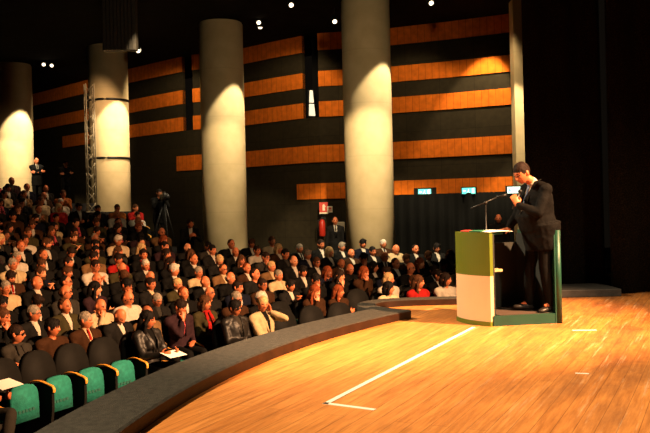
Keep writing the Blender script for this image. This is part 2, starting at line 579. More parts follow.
def figure(pose):
    """returns meshes and frames of one posed figure (faces -Y, origin on the floor under the hips)"""
    seated = pose.get('seated', True)
    fem = pose.get('fem', False)
    fat = pose.get('fat', 1.0)
    vox = pose.get('vox', 0.0105)
    cv = pose.get('cvox', 0.014)
    lean = math.radians(pose.get('lean', 9))            # backwards
    hz = 0.545 if seated else 0.93
    H = V((0, 0, hz))
    Mt = Matrix.Translation(H) @ Matrix.Rotation(-lean, 4, 'X')      # torso frame: z up the spine
    T = lambda x, y, z: Mt @ V((x, y, z))
    hw = 0.165 if fem else 0.190                        # half shoulder width
    nb = T(0, 0.01, 0.50)
    yaw, pitch, tilt = [math.radians(a) for a in pose.get('head', (0, 0, 0))]
    hc = nb + V((0, -0.025 - pose.get('headfwd', 0.0), 0.150 - abs(pitch) * 0.05))
    Mh = Matrix.Translation(hc) @ Matrix.Rotation(yaw, 4, 'Z') @ Matrix.Rotation(-pitch, 4, 'X') @ Matrix.Rotation(tilt, 4, 'Y')
    prof = [(-0.07, 0.150, 0.105), (0.03, 0.168 if fem else 0.160, 0.122), (0.16, 0.135 if fem else 0.152, 0.108), (0.28, 0.150 if fem else 0.170, 0.115),
            (0.36, 0.160 if fem else 0.180, 0.118), (0.43, 0.145 if fem else 0.165, 0.098), (0.485, 0.085, 0.070)]

    def torso(bm, g, n=20):
        tube(bm, [T(0, (0.0 if z < 0.4 else 0.01) - (fat - 1) * 0.12 * math.exp(-((z - 0.13) / 0.12) ** 2), z) for z, _, _ in prof],
             [(a * (1 + (fat - 1) * 0.6) + g, b + (fat - 1) * 0.22 * math.exp(-((z - 0.13) / 0.14) ** 2) + g) for z, a, b in prof], n, V((1, 0, 0)))
        if fem:
            for s in (-1, 1):
                ball(bm, T(s * 0.072, -0.088 - g * 0.6, 0.315), 0.058 + g * 0.5, 12, 8)
        for s in (-1, 1):
            limb(bm, [T(s * 0.03, 0.012, 0.475), T(s * hw * 0.55, 0.012, 0.468), T(s * hw, 0.012, 0.435)], [0.050 + g * 0.6, 0.052 + g * 0.8, 0.058 + g], 12)

    arms = {}
    for s, k in ((1, 'L'), (-1, 'R')):                   # +X is the figure's own left
        S = T(s * hw, 0.012, 0.430)
        tgt = pose['arms'][k]
        W = tgt['w']
        base = tgt.get('frame', 'torso')
        Wv = (Mh @ V(W)) if base == 'head' else (T(*W) if base == 'torso' else V(W))
        E, Wv = ik(S, Wv, 0.285, 0.255, V(tgt.get('pole', (s * 0.6, 0.5, -0.8))))
        fw = (Wv - E).normalized()
        d = V(tgt['d']) if 'd' in tgt else fw
        if base == 'head' and 'd' in tgt:
            d = Mh.to_3x3() @ d
        pn = V(tgt.get('palm', (0, 0, -1)))
        arms[k] = (S, E, Wv, d, pn, s, tgt.get('curl', 0.45))
    legs = {}
    for s, k in ((1, 'L'), (-1, 'R')):
        hp = H + V((s * 0.088, 0, -0.02))
        if seated:
            lg = pose.get('legs', {}).get(k, ((s * 0.13, -0.43, 0.525), (s * 0.12, -0.47, 0.095), (s * 0.13, -0.62, 0.055)))
        else:
            lg = pose.get('legs', {}).get(k, ((s * 0.10, -0.03, 0.50), (s * 0.105, 0.015, 0.09), (s * 0.13, -0.15, 0.05)))
        legs[k] = [hp] + [V(p) for p in lg]

    # ---- body, one continuous surface
    bm = bmesh.new()
    torso(bm, -0.004)
    limb(bm, [nb - V((0, -0.01, 0.04)), nb + (hc - nb) * 0.35, hc + Mh.to_3x3() @ V((0, 0.018, -0.055))], [0.062 if not fem else 0.052, 0.052 if not fem else 0.044, 0.052 if not fem else 0.045], 14)
    head_bm(bm, Mh, fem, pose.get('fine', False))
    for k, (S, E, W, d, pn, s, curl) in arms.items():
        limb(bm, [S, (S + E) / 2, E], [0.048, 0.044, 0.036], 12)
        limb(bm, [E, E + (W - E) * 0.35, W], [0.037, 0.037, 0.024], 12)
        hand_bm(bm, W, d, pn, -s, curl, 0.92 if fem else 1.0)
    for k, (hp, kn, an, toe) in legs.items():
        limb(bm, [hp, (hp + kn) / 2, kn], [0.080, 0.070, 0.052], 12)
        limb(bm, [kn, kn + (an - kn) * 0.35, an], [0.052, 0.052, 0.036], 12)
        limb(bm, [an, an + (toe - an) * 0.45], [0.034, 0.022], 10)
    body = remesh(bm, vox, 1, 'body')
    # eyes, brows, lips by place on the face
    n = len(body.polygons)
    cs = np.zeros(n * 3, dtype=np.float32)
    body.polygons.foreach_get('center', cs)
    cs = cs.reshape(-1, 3)
    Mi = np.array(Mh.inverted())
    q = cs @ Mi[:3, :3].T + Mi[:3, 3]
    idx = np.zeros(n, dtype=np.int32)
    front = q[:, 1] < -0.055
    ax = np.abs(q[:, 0])
    idx[front & (((ax - 0.031) / 0.017) ** 2 + ((q[:, 2] - 0.010) / 0.0075) ** 2 < 1)] = 1
    idx[front & (ax < 0.024) & (np.abs(q[:, 2] + 0.0655) < 0.0095)] = 2
    idx[front & (ax > 0.012) & (ax < 0.048) & (np.abs(q[:, 2] - 0.031) < 0.005)] = 3
    body.polygons.foreach_set('material_index', idx)

    out = {'body': body, 'Mh': Mh, 'Mt': Mt @ Matrix.Translation((0, 0.01, 0.50))}

    # ---- jacket (open V) and closed top from the same shape
    def upper(g, hem, sleeve_loose):
        bm = bmesh.new()
        torso(bm, g)
        if hem:
            tube(bm, [T(0, 0, 0.06), T(0, 0, -0.06), T(0, -0.01, -0.083 if seated else -0.24)],
                 [(0.170 * fat + g, 0.125 + g + (fat - 1) * 0.18), (0.174 * (1 + (fat - 1) * 0.7) + g, 0.122 + g + (fat - 1) * 0.13), (0.172 * (1 + (fat - 1) * 0.55) + g, 0.112 + g + (fat - 1) * 0.08)], 18, V((1, 0, 0)))
        for k, (S, E, W, d, pn, s, curl) in arms.items():
            limb(bm, [S, S + (E - S) * 0.5, E], [0.062 + sleeve_loose, 0.060 + sleeve_loose, 0.054 + sleeve_loose], 14)
            limb(bm, [E, E + (W - E) * 0.5, W - (W - E) * 0.06], [0.054 + sleeve_loose, 0.049 + sleeve_loose, 0.040 + sleeve_loose], 14)
        me = remesh(bm, cv, 3, 'jacket')
        # creases
        for v in me.vertices:
            p = v.co
            w = noise.noise(p * 9.0) * 0.008 + noise.noise(p * 21.0 + V((3, 1, 7))) * 0.0045
            v.co = p + v.normal * w
        return me

    Ti = out['Mt'].inverted()

    def cut(me, vee):
        bm = bmesh.new()
        bm.from_mesh(me)
        dead = []
        for f in bm.faces:
            c = Ti @ f.calc_center_median()
            if math.hypot(c.x, c.y - 0.0) < (0.062 if fem else 0.068) and c.z > -0.035:
                dead.append(f)
            elif vee and c.y < -0.045 and -0.30 < c.z < 0.05 and abs(c.x) < 0.006 + 0.058 * min(1, (c.z + 0.30) / 0.30) and (f.normal.dot(Mt.to_3x3() @ V((0, -1, 0.3))) > 0.05):
                dead.append(f)
        bmesh.ops.delete(bm, geom=dead, context='FACES')
        if vee:
            for s in (-1, 1):
                yb = -(0.135 + (fat - 1) * 0.1) - (0.028 if fem else 0)
                pts = [out['Mt'] @ V(p) for p in ((s * 0.060, 0.045, 0.045), (s * 0.070, -0.035, 0.030), (s * 0.070, -0.095, -0.055), (s * 0.054, yb, -0.14), (s * 0.018, yb - 0.022, -0.29))]
                tube(bm, pts, [(0.016, 0.006), (0.020, 0.007), (0.028, 0.007), (0.026, 0.007), (0.010, 0.006)], 8, out['Mt'].to_3x3() @ V((1, 0.35 * s, 0)))
        m2 = bpy.data.meshes.new('jacket')
        bm.to_mesh(m2)
        bm.free()
        m2.polygons.foreach_set('use_smooth', [True] * len(m2.polygons))
        return m2

    up = upper(0.020, True, 0.0)
    out['jacket'] = cut(up, True)
    out['pullover'] = cut(up, False)
    bpy.data.meshes.remove(up)
    # ---- shirt front and collar
    bm = bmesh.new()
    torso(bm, 0.006)
    limb(bm, [nb - V((0, 0, 0.03)), nb + (hc - nb) * 0.22], [0.070 if not fem else 0.058, 0.061 if not fem else 0.050], 16)
    out['shirt'] = remesh(bm, cv, 2, 'shirt')
    # ---- tie, scarf
    bm = bmesh.new()
    yb = -(0.131 + (fat - 1) * 0.1)
    tube(bm, [out['Mt'] @ V(p) for p in ((0, -0.062, 0.022), (0, -0.088, -0.012), (0, -0.118, -0.09), (0, yb, -0.18), (0, yb - 0.006, -0.33))],
         [(0.020, 0.012), (0.016, 0.011), (0.022, 0.008), (0.030, 0.007), (0.036, 0.006)], 8, V((1, 0, 0)))
    out['tie'] = mesh_of(bm, 'tie', True)
    bm = bmesh.new()
    ringp = []
    for i in range(15):
        a = 2 * PI * i / 14
        ringp.append(out['Mt'] @ V((0.072 * math.sin(a), -0.005 + 0.070 * math.cos(a), 0.022 - 0.02 * (1 - math.cos(a)) / 2)))
    tube(bm, ringp, [0.026] * 15, 8, V((0, 0, 1)))
    yb = -(0.152 + (fat - 1) * 0.1) - (0.03 if fem else 0)
    for s in (-1, 1):
        tube(bm, [out['Mt'] @ V(p) for p in ((s * 0.035, -0.085, 0.005), (s * 0.045, -0.130, -0.09), (s * 0.05, yb, -0.19), (s * 0.055, yb + 0.005, -0.36 - 0.05 * s))],
             [(0.028, 0.014), (0.032, 0.013), (0.034, 0.010), (0.036, 0.008)], 8, V((1, 0, 0)))
    out['scarf'] = mesh_of(bm, 'scarf', True)
    # ---- trousers and shoes
    bm = bmesh.new()
    tube(bm, [H + V((0, 0, -0.085 if seated else -0.09)), H + V((0, 0, -0.02)), T(0, 0, 0.08)],
         [(0.155 * fat, 0.110), (0.172 * fat, 0.126), (0.166 * fat, 0.120 + (fat - 1) * 0.15)], 16, V((1, 0, 0)))
    for k, (hp, kn, an, toe) in legs.items():
        limb(bm, [hp, (hp + kn) / 2, kn], [0.094, 0.084, 0.066], 14)
        lo = an + (kn - an) * 0.02
        limb(bm, [kn, kn + (an - kn) * 0.4, lo], [0.066, 0.064, 0.056], 14)
    out['trousers'] = remesh(bm, cv, 2, 'trousers')
    sh = []
    for k, (hp, kn, an, toe) in legs.items():
        bm = bmesh.new()
        heel = an + (an - toe).normalized() * 0.055
        dz = min(an.z, toe.z)
        up3 = (kn - an).normalized()
        f3 = (toe - an)
        f3 = (f3 - up3 * f3.dot(up3)).normalized() if abs(f3.normalized().dot(up3)) < 0.9 else f3.normalized()
        down = -up3
        b0 = an + down * 0.052
        limb(bm, [b0 - f3 * 0.055, b0 + f3 * 0.03, b0 + f3 * 0.12, b0 + f3 * 0.175], [(0.036, 0.034), (0.041, 0.036), (0.047, 0.030), (0.032, 0.020)], 12, up3.cross(f3))
        limb(bm, [an + up3 * 0.03, b0], [0.044, 0.038], 10)
        sh.append(remesh(bm, 0.012, 2, 'shoe'))
    out['shoes'] = sh
    return out


def hair_mesh(style, vox=0.009):
    bm = bmesh.new()
    if style == 'short':
        ball(bm, (0, 0.012, 0.024), (0.083, 0.104, 0.106), 24, 16)
    elif style == 'full':
        ball(bm, (0, 0.008, 0.028), (0.086, 0.106, 0.109), 24, 16)
        ball(bm, (0.02, -0.05, 0.088), (0.055, 0.045, 0.036), 12, 8)
    elif style == 'fringe':
        ball(bm, (0, 0.022, -0.004), (0.084, 0.100, 0.070), 24, 16)
    elif style == 'receding':
        ball(bm, (0, 0.026, 0.022), (0.083, 0.098, 0.104), 24, 16)
    elif style == 'bob':
        ball(bm, (0, 0.010, 0.028), (0.090, 0.106, 0.108), 24, 16)
        ball(bm, (0, 0.040, -0.035), (0.102, 0.088, 0.120), 24, 16)
        for s in (-1, 1):
            limb(bm, [(s * 0.075, -0.04, 0.05), (s * 0.090, -0.03, -0.02), (s * 0.086, -0.022, -0.11)], [0.020, 0.024, 0.018], 10)
    elif style == 'long':
        ball(bm, (0, 0.010, 0.028), (0.089, 0.106, 0.108), 24, 16)
        ball(bm, (0, 0.050, -0.05), (0.100, 0.080, 0.130), 24, 16)
        limb(bm, [(0, 0.075, -0.05), (0, 0.095, -0.16), (0, 0.105, -0.27)], [(0.085, 0.05), (0.10, 0.045), (0.075, 0.028)], 14)
        for s in (-1, 1):
            limb(bm, [(s * 0.072, -0.045, 0.055), (s * 0.093, -0.025, -0.03), (s * 0.093, -0.022, -0.13), (s * 0.085, -0.045, -0.23)], [0.018, 0.026, 0.027, 0.016], 10)
    elif style == 'beard':
        ball(bm, (0, -0.052, -0.086), (0.056, 0.050, 0.045), 18, 12)
        for s in (-1, 1):
            limb(bm, [(s * 0.066, -0.01, -0.02), (s * 0.060, -0.03, -0.075)], [0.012, 0.018], 8)
    me = remesh(bm, vox, 1, style + ' hair')
    for v in me.vertices:
        w = noise.noise(V((v.co.x * 60, v.co.y * 60, v.co.z * 25)))
        v.co = v.co + v.normal * (0.006 * w)
    return me


def glasses_mesh(dark=False):
    bm = bmesh.new()
    for s in (-1, 1):
        ring = [V((s * 0.032 + 0.023 * math.cos(2 * PI * i / 16), -0.103 - 0.004 * math.cos(2 * PI * i / 16) * s * -1, 0.008 + 0.017 * math.sin(2 * PI * i / 16))) for i in range(17)]
        tube(bm, ring, [0.003] * 17, 6, V((0, 1, 0)))
        if dark:
            ball(bm, (s * 0.032, -0.102, 0.008), (0.023, 0.003, 0.017), 12, 8)
        tube(bm, [(s * 0.054, -0.100, 0.012), (s * 0.078, -0.07, 0.013), (s * 0.085, 0.01, 0.012)], [0.003, 0.003, 0.003], 6, V((0, 0, 1)))
    tube(bm, [(-0.010, -0.106, 0.012), (0, -0.109, 0.015), (0.010, -0.106, 0.012)], [0.003] * 3, 6, V((0, 0, 1)))
    return mesh_of(bm, 'spectacles', True)


LAP = {'L': dict(w=(0.075, -0.26, 0.13), pole=(0.35, 0.55, -0.5), d=(-0.75, -0.6, -0.1), palm=(0, 0.1, -1)),
       'R': dict(w=(-0.075, -0.25, 0.15), pole=(-0.35, 0.55, -0.5), d=(0.75, -0.6, -0.1), palm=(0, 0.1, -1))}
CHIN = {'L': LAP['L'],
        'R': dict(w=(-0.035, -0.125, -0.150), frame='head', pole=(-0.5, -0.1, -1), d=(0.25, 0.25, 0.85), palm=(0.3, 1, 0), curl=0.75)}
CROSS = {'L': dict(w=(-0.10, -0.185, 0.22), pole=(0.4, 0.1, -0.8), d=(-0.9, 0.1, 0.15), palm=(0, 1, 0), curl=0.3),
         'R': dict(w=(0.10, -0.205, 0.25), pole=(-0.4, 0.1, -0.8), d=(0.9, 0.1, 0.15), palm=(0, 1, 0), curl=0.3)}
CLASP = {'L': dict(w=(0.045, -0.30, 0.36), pole=(0.25, 0.1, -1), d=(-0.45, -0.1, 0.85), palm=(-1, 0, 0), curl=0.6),
         'R': dict(w=(-0.045, -0.30, 0.36), pole=(-0.25, 0.1, -1), d=(0.45, -0.1, 0.85), palm=(1, 0, 0), curl=0.6)}
PAPER = {'L': dict(w=(0.12, -0.36, 0.20), pole=(0.3, 0.3, -0.9), d=(-0.2, -0.9, 0.15), palm=(-1, 0, 0.3), curl=0.6),
         'R': dict(w=(-0.12, -0.36, 0.20), pole=(-0.3, 0.3, -0.9), d=(0.2, -0.9, 0.15), palm=(1, 0, 0.3), curl=0.6)}
CHEEK = {'L': dict(w=(0.125, -0.060, -0.105), frame='head', pole=(0.9, 0.1, -0.7), d=(-0.22, 0.25, 0.9), palm=(-1, 0.2, 0), curl=0.4),
         'R': dict(w=(-0.02, -0.30, 0.10), pole=(-0.7, 0.5, -0.4), d=(0.5, -0.8, -0.2), palm=(0, 0, -1))}
DOWN = {'L': dict(w=(0.27, -0.06, -0.12), pole=(0.3, 1, 0), palm=(-1, 0, 0), curl=0.35),
        'R': dict(w=(-0.27, -0.06, -0.12), pole=(-0.3, 1, 0), palm=(1, 0, 0), curl=0.35)}
CAMERA = {'L': dict(w=(0.08, -0.26, 0.46), pole=(0.6, 0, -1), d=(-0.4, -0.8, 0.3), palm=(-1, 0, 0), curl=0.6),
          'R': dict(w=(-0.08, -0.26, 0.46), pole=(-0.6, 0, -1), d=(0.4, -0.8, 0.3), palm=(1, 0, 0), curl=0.6)}
XLEG = {'L': ((0.10, -0.43, 0.60), (-0.17, -0.66, 0.38), (-0.24, -0.82, 0.42)),
        'R': ((-0.12, -0.43, 0.53), (-0.13, -0.50, 0.095), (-0.14, -0.65, 0.055))}

TEMPLATES = {
    'lap': dict(arms=LAP, head=(6, -4, 0)),
    'lap turned': dict(arms=LAP, head=(28, -2, 4), lean=6),
    'chin': dict(arms=CHIN, head=(12, -10, 5), lean=0, headfwd=0.02),
    'crossed': dict(arms=CROSS, head=(14, 2, -3), lean=12),
    'clasp': dict(arms=CLASP, head=(10, -4, 0), lean=2, headfwd=0.02),
    'paper': dict(arms=PAPER, head=(8, -14, 0), lean=4, legs=XLEG),
    'cheek': dict(arms=CHEEK, head=(-20, -4, 8), lean=6),
    'looking down': dict(arms=LAP, head=(0, -38, 0), lean=4, headfwd=0.035),
    'f lap': dict(arms=LAP, head=(14, -3, 0), fem=True),
    'f chin': dict(arms=CHIN, head=(16, -8, 5), fem=True, lean=2, headfwd=0.02),
    'f turned': dict(arms=CROSS, head=(34, -2, 0), fem=True, lean=7),
    'f paper': dict(arms=PAPER, head=(22, -6, 0), fem=True, lean=5, legs=XLEG),
    'stand': dict(arms=DOWN, head=(0, -2, 0), seated=False, lean=1),
    'stand crossed': dict(arms=CROSS, head=(8, -4, 0), seated=False, lean=2),
    'stand bent': dict(arms=CAMERA, head=(-6, 24, 0), seated=False, lean=-34, headfwd=0.03),
    'stand clasp': dict(arms=CAMERA, head=(0, -8, 0), seated=False, lean=-4),
}
BUILT = {}


def template(k):
    if k not in BUILT:
        BUILT[k] = figure(TEMPLATES[k])
    return BUILT[k]


HAIRMESH = {}


def hair(style):
    if style not in HAIRMESH:
        HAIRMESH[style] = hair_mesh(style)
    return HAIRMESH[style]


def linked(name, me, mats, parent, mtx=None):
    """object that shares mesh data but carries its own materials"""
    while len(me.materials) < len(mats):
        me.materials.append(None)
    o = bpy.data.objects.new(name, me)
    COL.objects.link(o)
    for i, m in enumerate(mats):
        o.material_slots[i].link = 'OBJECT'
        o.material_slots[i].material = m
    if parent:
        o.parent = parent
    if mtx is not None:
        o.matrix_local = mtx
    return o


GLASS = {}


def person(loc, rz, a, label, group=None, scale=1.0):
    """a: pose, hair (style), hc (hair colour), top ('jacket'|'pullover'), col, shirt, tie, scarf, glasses, beard, skin"""
    t = template(a['pose'])
    hm = HAIRS[a.get('hc', 'dark brown')]
    skin = SKINS[a.get('skin', 0)]
    o = linked('person', t['body'], [skin, M_EYE, M_LIP if 'f ' in a['pose'] else skin, hm], None)
    o.location = loc
    o.rotation_euler = (0, 0, rz)
    o.scale = (scale,) * 3
    tag(o, label, 'person', group)
    top = a.get('top', 'jacket')
    c = a.get('col', 'black')
    linked('jacket' if top == 'jacket' else 'pullover', t[top], [cloth(c, GARMENT[c])], o)
    if top == 'jacket':
        s = a.get('shirt', 'white')
        linked('shirt', t['shirt'], [cloth(s, GARMENT[s])], o)
        if a.get('tie'):
            linked('tie', t['tie'], [cloth(a['tie'], GARMENT[a['tie']])], o)
    if a.get('scarf'):
        linked('scarf', t['scarf'], [cloth(a['scarf'], GARMENT[a['scarf']])], o)
    tr = a.get('trousers', 'black')
    linked('trousers', t['trousers'], [cloth(tr, GARMENT[tr])], o)
    for m in t['shoes']:
        linked('shoe', m, [M_SHOE], o)
    if a.get('hair', 'short') != 'bald':
        linked('hair', hair(a.get('hair', 'short')), [hm], o, t['Mh'])
    if a.get('beard'):
        linked('beard', hair('beard'), [hm], o, t['Mh'])
    g = a.get('glasses')
    if g:
        if g not in GLASS:
            GLASS[g] = glasses_mesh(g == 'dark')
        linked('spectacles', GLASS[g], [M_GLASSFRAME], o, t['Mh'])
    return o


# ------------------------------------------------------------------ the place: levels of the auditorium
CX, CY = 7.1, 3.9                                        # centre of the curved rows
R0, PITCH, NROW = 11.8, 0.85, 19
ZT = [-1.18, -1.17, -1.06, -.93, -.81, -.68, -.55, -.42, -.29, -.16, -.02, .2, .42, .65, .88, 1.1, 1.32, 1.55, 1.75]


def zrow(k, ph):
    t = k * PITCH / 0.9
    a = int(t)
    z = ZT[a] + (ZT[a + 1] - ZT[a]) * (t - a)
    return z + (0.09 if ph > PHI_SPLIT and k <= 2 else 0.0)


ZFLAT, ZBACK, ZPIT = -0.45, 1.85, -1.15
PHI_SPLIT = 59.2


def polar(r, deg, z=0.0):
    a = math.radians(deg)
    return V((CX - r * math.cos(a), CY + r * math.sin(a), z))


def sector(bm, r0, r1, p0, p1, z0, z1, n=36):
    a = [polar(r0, p0 + (p1 - p0) * i / n) for i in range(n + 1)]
    b = [polar(r1, p0 + (p1 - p0) * i / n) for i in range(n + 1)]
    prism(bm, [V((p.x, p.y, z0)) for p in a + b[::-1]], (0, 0, z1 - z0))


def floor_z(x, y):
    r = math.hypot(CX - x, y - CY)
    ph = math.degrees(math.atan2(y - CY, CX - x))
    k = int((r - (R0 - 0.62)) // PITCH)
    if k < 1:
        return zrow(0, ph)
    if k <= 8 or (ph < PHI_SPLIT and k < NROW):
        return zrow(k, ph)
    return ZBACK if ph < PHI_SPLIT else ZFLAT


bm = bmesh.new()
for p0, p1 in ((0, PHI_SPLIT), (PHI_SPLIT, 95)):
    sector(bm, 7.2, R0 - 0.62 + PITCH, p0, p1, -1.9, zrow(0, p1))
    for k in range(1, NROW):
        r0 = R0 + PITCH * k - 0.62
        if k <= 8 or p0 == 0:
            sector(bm, r0, r0 + PITCH, p0, p1, -1.9, zrow(k, p1))
sector(bm, R0 + PITCH * 9 - 0.62, 30, PHI_SPLIT, 100, -1.9, ZFLAT)
sector(bm, R0 + PITCH * NROW - 0.62, 50, 0, PHI_SPLIT, -1.9, ZBACK)
tag(obj('floor', bm, M_AISLE), kind='structure')

# ---- back wall: a bent run of cladding with two tall slots
WALL = [(6.6, 23.6), (5.64, 24.0), (3.9, 24.85), (2.05, 25.6), (0.9, 25.85), (-0.18, 26.05), (-0.70, 26.4), (-1.7, 27.2), (-2.83, 28.2), (-3.8, 28.7), (-4.78, 29.15),
        (-5.20, 29.45), (-6.5, 30.6), (-7.8, 31.8), (-10.2, 34.2), (-14, 38), (-22, 46)]
WALL = [(x + 0.07, y) for x, y in WALL]
TOP = 7.2


def wall_u(i, t=0.0):
    u = 0
    for j in range(i):
        u += (V(WALL[j + 1]) - V(WALL[j])).length
    if t:
        u += t * (V(WALL[i + 1]) - V(WALL[i])).length
    return u


def wall_strip(bm, pts, z0, z1, off):
    """pts: list of (x, y, u); a run of cladding off metres proud of the wall line"""
    uvl = bm.loops.layers.uv.verify()
    P = []
    for i, (x, y, u) in enumerate(pts):
        a = V(pts[max(i - 1, 0)][:2])
        b = V(pts[min(i + 1, len(pts) - 1)][:2])
        t = (b - a).normalized()
        nrm = V((-t.y, t.x))
        if nrm.y > 0:
            nrm = -nrm
        P.append((V((x, y)) + nrm * off, V((x, y)) - nrm * 0.12, u))
    cols = []
    for f, bk, u in P:
        cols.append((bm.verts.new((f.x, f.y, z0)), bm.verts.new((f.x, f.y, z1)), bm.verts.new((bk.x, bk.y, z0)), bm.verts.new((bk.x, bk.y, z1)), u))
    for c, d in zip(cols, cols[1:]):
        for quad, uv in (((c[0], d[0], d[1], c[1]), ((c[4], z0), (d[4], z0), (d[4], z1), (c[4], z1))),
                         ((c[2], c[3], d[3], d[2]), ((c[4], z0), (c[4], z1), (d[4], z1), (d[4], z0))),
                         ((c[1], d[1], d[3], c[3]), ((c[4], z1), (d[4], z1), (d[4], z1 + .1), (c[4], z1 + .1))),
                         ((c[0], c[2], d[2], d[0]), ((c[4], z0), (c[4], z0 + .1), (d[4], z0 + .1), (d[4], z0)))):
            f = bm.faces.new(quad)
            for lp, w in zip(f.loops, uv):
                lp[uvl].uv = w
    for c, flip in ((cols[0], False), (cols[-1], True)):
        f = bm.faces.new((c[0], c[1], c[3], c[2]) if not flip else (c[0], c[2], c[3], c[1]))
        for lp in f.loops:
            lp[uvl].uv = (c[4], lp.vert.co.z)


def run(i0, i1, stop_px=None):
    pts = [(WALL[i][0], WALL[i][1], wall_u(i)) for i in range(i0, i1 + 1)]
    if stop_px is not None:
        out = []
        k = ray(stop_px[0], stop_px[1])[0]
        for i, p in enumerate(pts):
            if p[0] / p[1] >= k:
                out.append(p)
            else:
                q = pts[i - 1]
                t = (k * q[1] - q[0]) / ((p[0] - q[0]) - k * (p[1] - q[1]))
                out.append((q[0] + t * (p[0] - q[0]), q[1] + t * (p[1] - q[1]), q[2] + t * (p[2] - q[2])))
                break
        pts = out
    return pts


S3 = 4.47
bm = bmesh.new()
wall_strip(bm, run(0, len(WALL) - 1), -1.9, S3, 0.0)
for i0, i1 in ((0, 5), (6, 10), (11, len(WALL) - 1)):
    wall_strip(bm, run(i0, i1), S3, TOP + 0.3, 0.0)
tag(obj('wall_back', bm, M_WALL), kind='structure')
# the two slots: deep black boxes behind the cladding
bm = bmesh.new()
for i in (5, 10):
    a, b = V(WALL[i]), V(WALL[i + 1])
    t = (b - a).normalized()
    nrm = V((-t.y, t.x)) if t.x < 0 and -t.y < 0 else V((t.y, -t.x))
    if nrm.y < 0:
        nrm = -nrm
    p0, p1 = a - t * 0.1 + nrm * 0.7, b + t * 0.1 + nrm * 0.7
    prism(bm, [V((p0.x, p0.y, S3 - 0.3)), V((p1.x, p1.y, S3 - 0.3)), V((p1.x + nrm.x * .05, p1.y + nrm.y * .05, S3 - 0.3)), V((p0.x + nrm.x * .05, p0.y + nrm.y * .05, S3 - 0.3))], (0, 0, 3.4))
tag(obj('trim_6', bm, M_BLACK), kind='structure')
STRIPES = [(6.64, 7.19, None), (5.46, 5.96, None), (4.47, 4.97, (63, 140)), (3.0, 3.55, (177, 163)), (1.80, 2.31, (297.3, 192))]
for n_, (z0, z1, stop) in enumerate(STRIPES):
    bm = bmesh.new()
    segs = [(0, len(WALL) - 1)] if z1 < S3 else [(0, 5), (6, 10), (11, len(WALL) - 1)]
    for i0, i1 in segs:
        pts = run(i0, i1, stop)
        if len(pts) > 1:
            wall_strip(bm, pts, z0, z1, 0.035)
    tag(obj('trim_%d' % (n_ + 1), bm, M_ORANGE), kind='structure')

# side and rear closings, ceiling
bm = bmesh.new()
prism(bm, [V((-26, 6, TOP)), V((5.9, 12.5, TOP)), V((5.9, 24.6, TOP)), V((-22, 48, TOP)), V((-34, 48, TOP))], (0, 0, 0.25))
tag(obj('ceiling', bm, M_CEIL), kind='structure')
bm = bmesh.new()
box(bm, -24.3, -24.0, 4, 48, -1.9, 7.3)
tag(obj('wall_left', bm, M_BLACK), kind='structure')
# pilaster at the end of the striped wall
p = at_d(518.5, 60, 22.3)
bm = bmesh.new()
box(bm, p.x - 0.135, p.x + 0.135, 22.3, 22.75, -1.2, TOP, bevel=0.01)
obj_p = obj('pilaster', bm, M_COLUMN)
tag(obj_p, kind='structure')

# ribbed dark duct panel hanging from the ceiling
c = at_d(118.5, 25, 21.0)
bm = bmesh.new()
hw_, zb = 0.44, at_d(118, 50, 21.0).z - c.z
box(bm, -hw_, hw_, 0.0, 0.25, zb, TOP - 0.01 - c.z)
for i in range(9):
    x = -hw_ + 0.06 + i * (2 * hw_ - 0.12) / 8
    box(bm, x - 0.028, x + 0.028, -0.03, 0.0, zb, TOP - 0.01 - c.z)
o = obj('ceiling_duct', bm, mat('dull brown duct', (0.020, 0.015, 0.009), rough=0.6, var=0.5, scale=14))
o.location = c
tag(o, 'dark ribbed duct panel hanging from the black ceiling above the strapped column', 'duct')

# ---- round columns
COLS = [(16.0, 30.2, 'pale round concrete column beside the man standing at the top of the rake'),
        (110.8, 27.4, 'round concrete column behind the lattice tower, strapped with two dark bands'),
        (224.6, 24.35, 'round concrete column with a scallop of light, standing behind the middle of the crowd'),
        (369.6, 22.0, 'biggest-looking round concrete column, right of the red fire extinguisher')]
CPOS = []
for px, d, lab in COLS:
    p = at_d(px, 200, d)
    CPOS.append(p)
    bm = bmesh.new()
    n = 64
    zs = [-1.5, TOP]
    tube(bm, [V((0, 0, -1.5)), V((0, 0, TOP - 0.06))], [0.665, 0.665], n)
    tube(bm, [V((0, 0, TOP - 0.08)), V((0, 0, TOP - 0.012))], [0.64, 0.64], n)
    me = mesh_of(bm, 'column')
    for f in me.polygons:
        f.use_smooth = abs(f.normal.z) < 0.5
    o = new_obj('column', me, M_COLUMN)
    o.location = (p.x, p.y, 0)
    tag(o, lab, 'column', 'round concrete columns', 'thing')

# ---- stage: boards, base, kerb, back rim
def circle3(a, b, c):
    ax, ay, bx, by, cx, cy = a.x, a.y, b.x, b.y, c.x, c.y
    d = 2 * (ax * (by - cy) + bx * (cy - ay) + cx * (ay - by))
    ux = ((ax * ax + ay * ay) * (by - cy) + (bx * bx + by * by) * (cy - ay) + (cx * cx + cy * cy) * (ay - by)) / d
    uy = ((ax * ax + ay * ay) * (cx - bx) + (bx * bx + by * by) * (ax - cx) + (cx * cx + cy * cy) * (bx - ax)) / d
    return V((ux, uy)), math.hypot(ax - ux, ay - uy)


ka, kb, kc = on_z(139, 433, 0), on_z(255, 366.5, 0), on_z(411, 318.3, 0)
KC, KR = circle3(ka, kb, kc)
print('kerb circle', KC, KR)
ang = lambda p: math.atan2(p.y - KC.y, p.x - KC.x)
a_end, a_start = ang(kc), ang(ka) + math.radians(45)
KW, KH = 0.54, 0.11


def karc(r, n=72):
    return [V((KC.x + r * math.cos(a_start + (a_end - a_start) * i / n), KC.y + r * math.sin(a_start + (a_end - a_start) * i / n), 0)) for i in range(n + 1)]


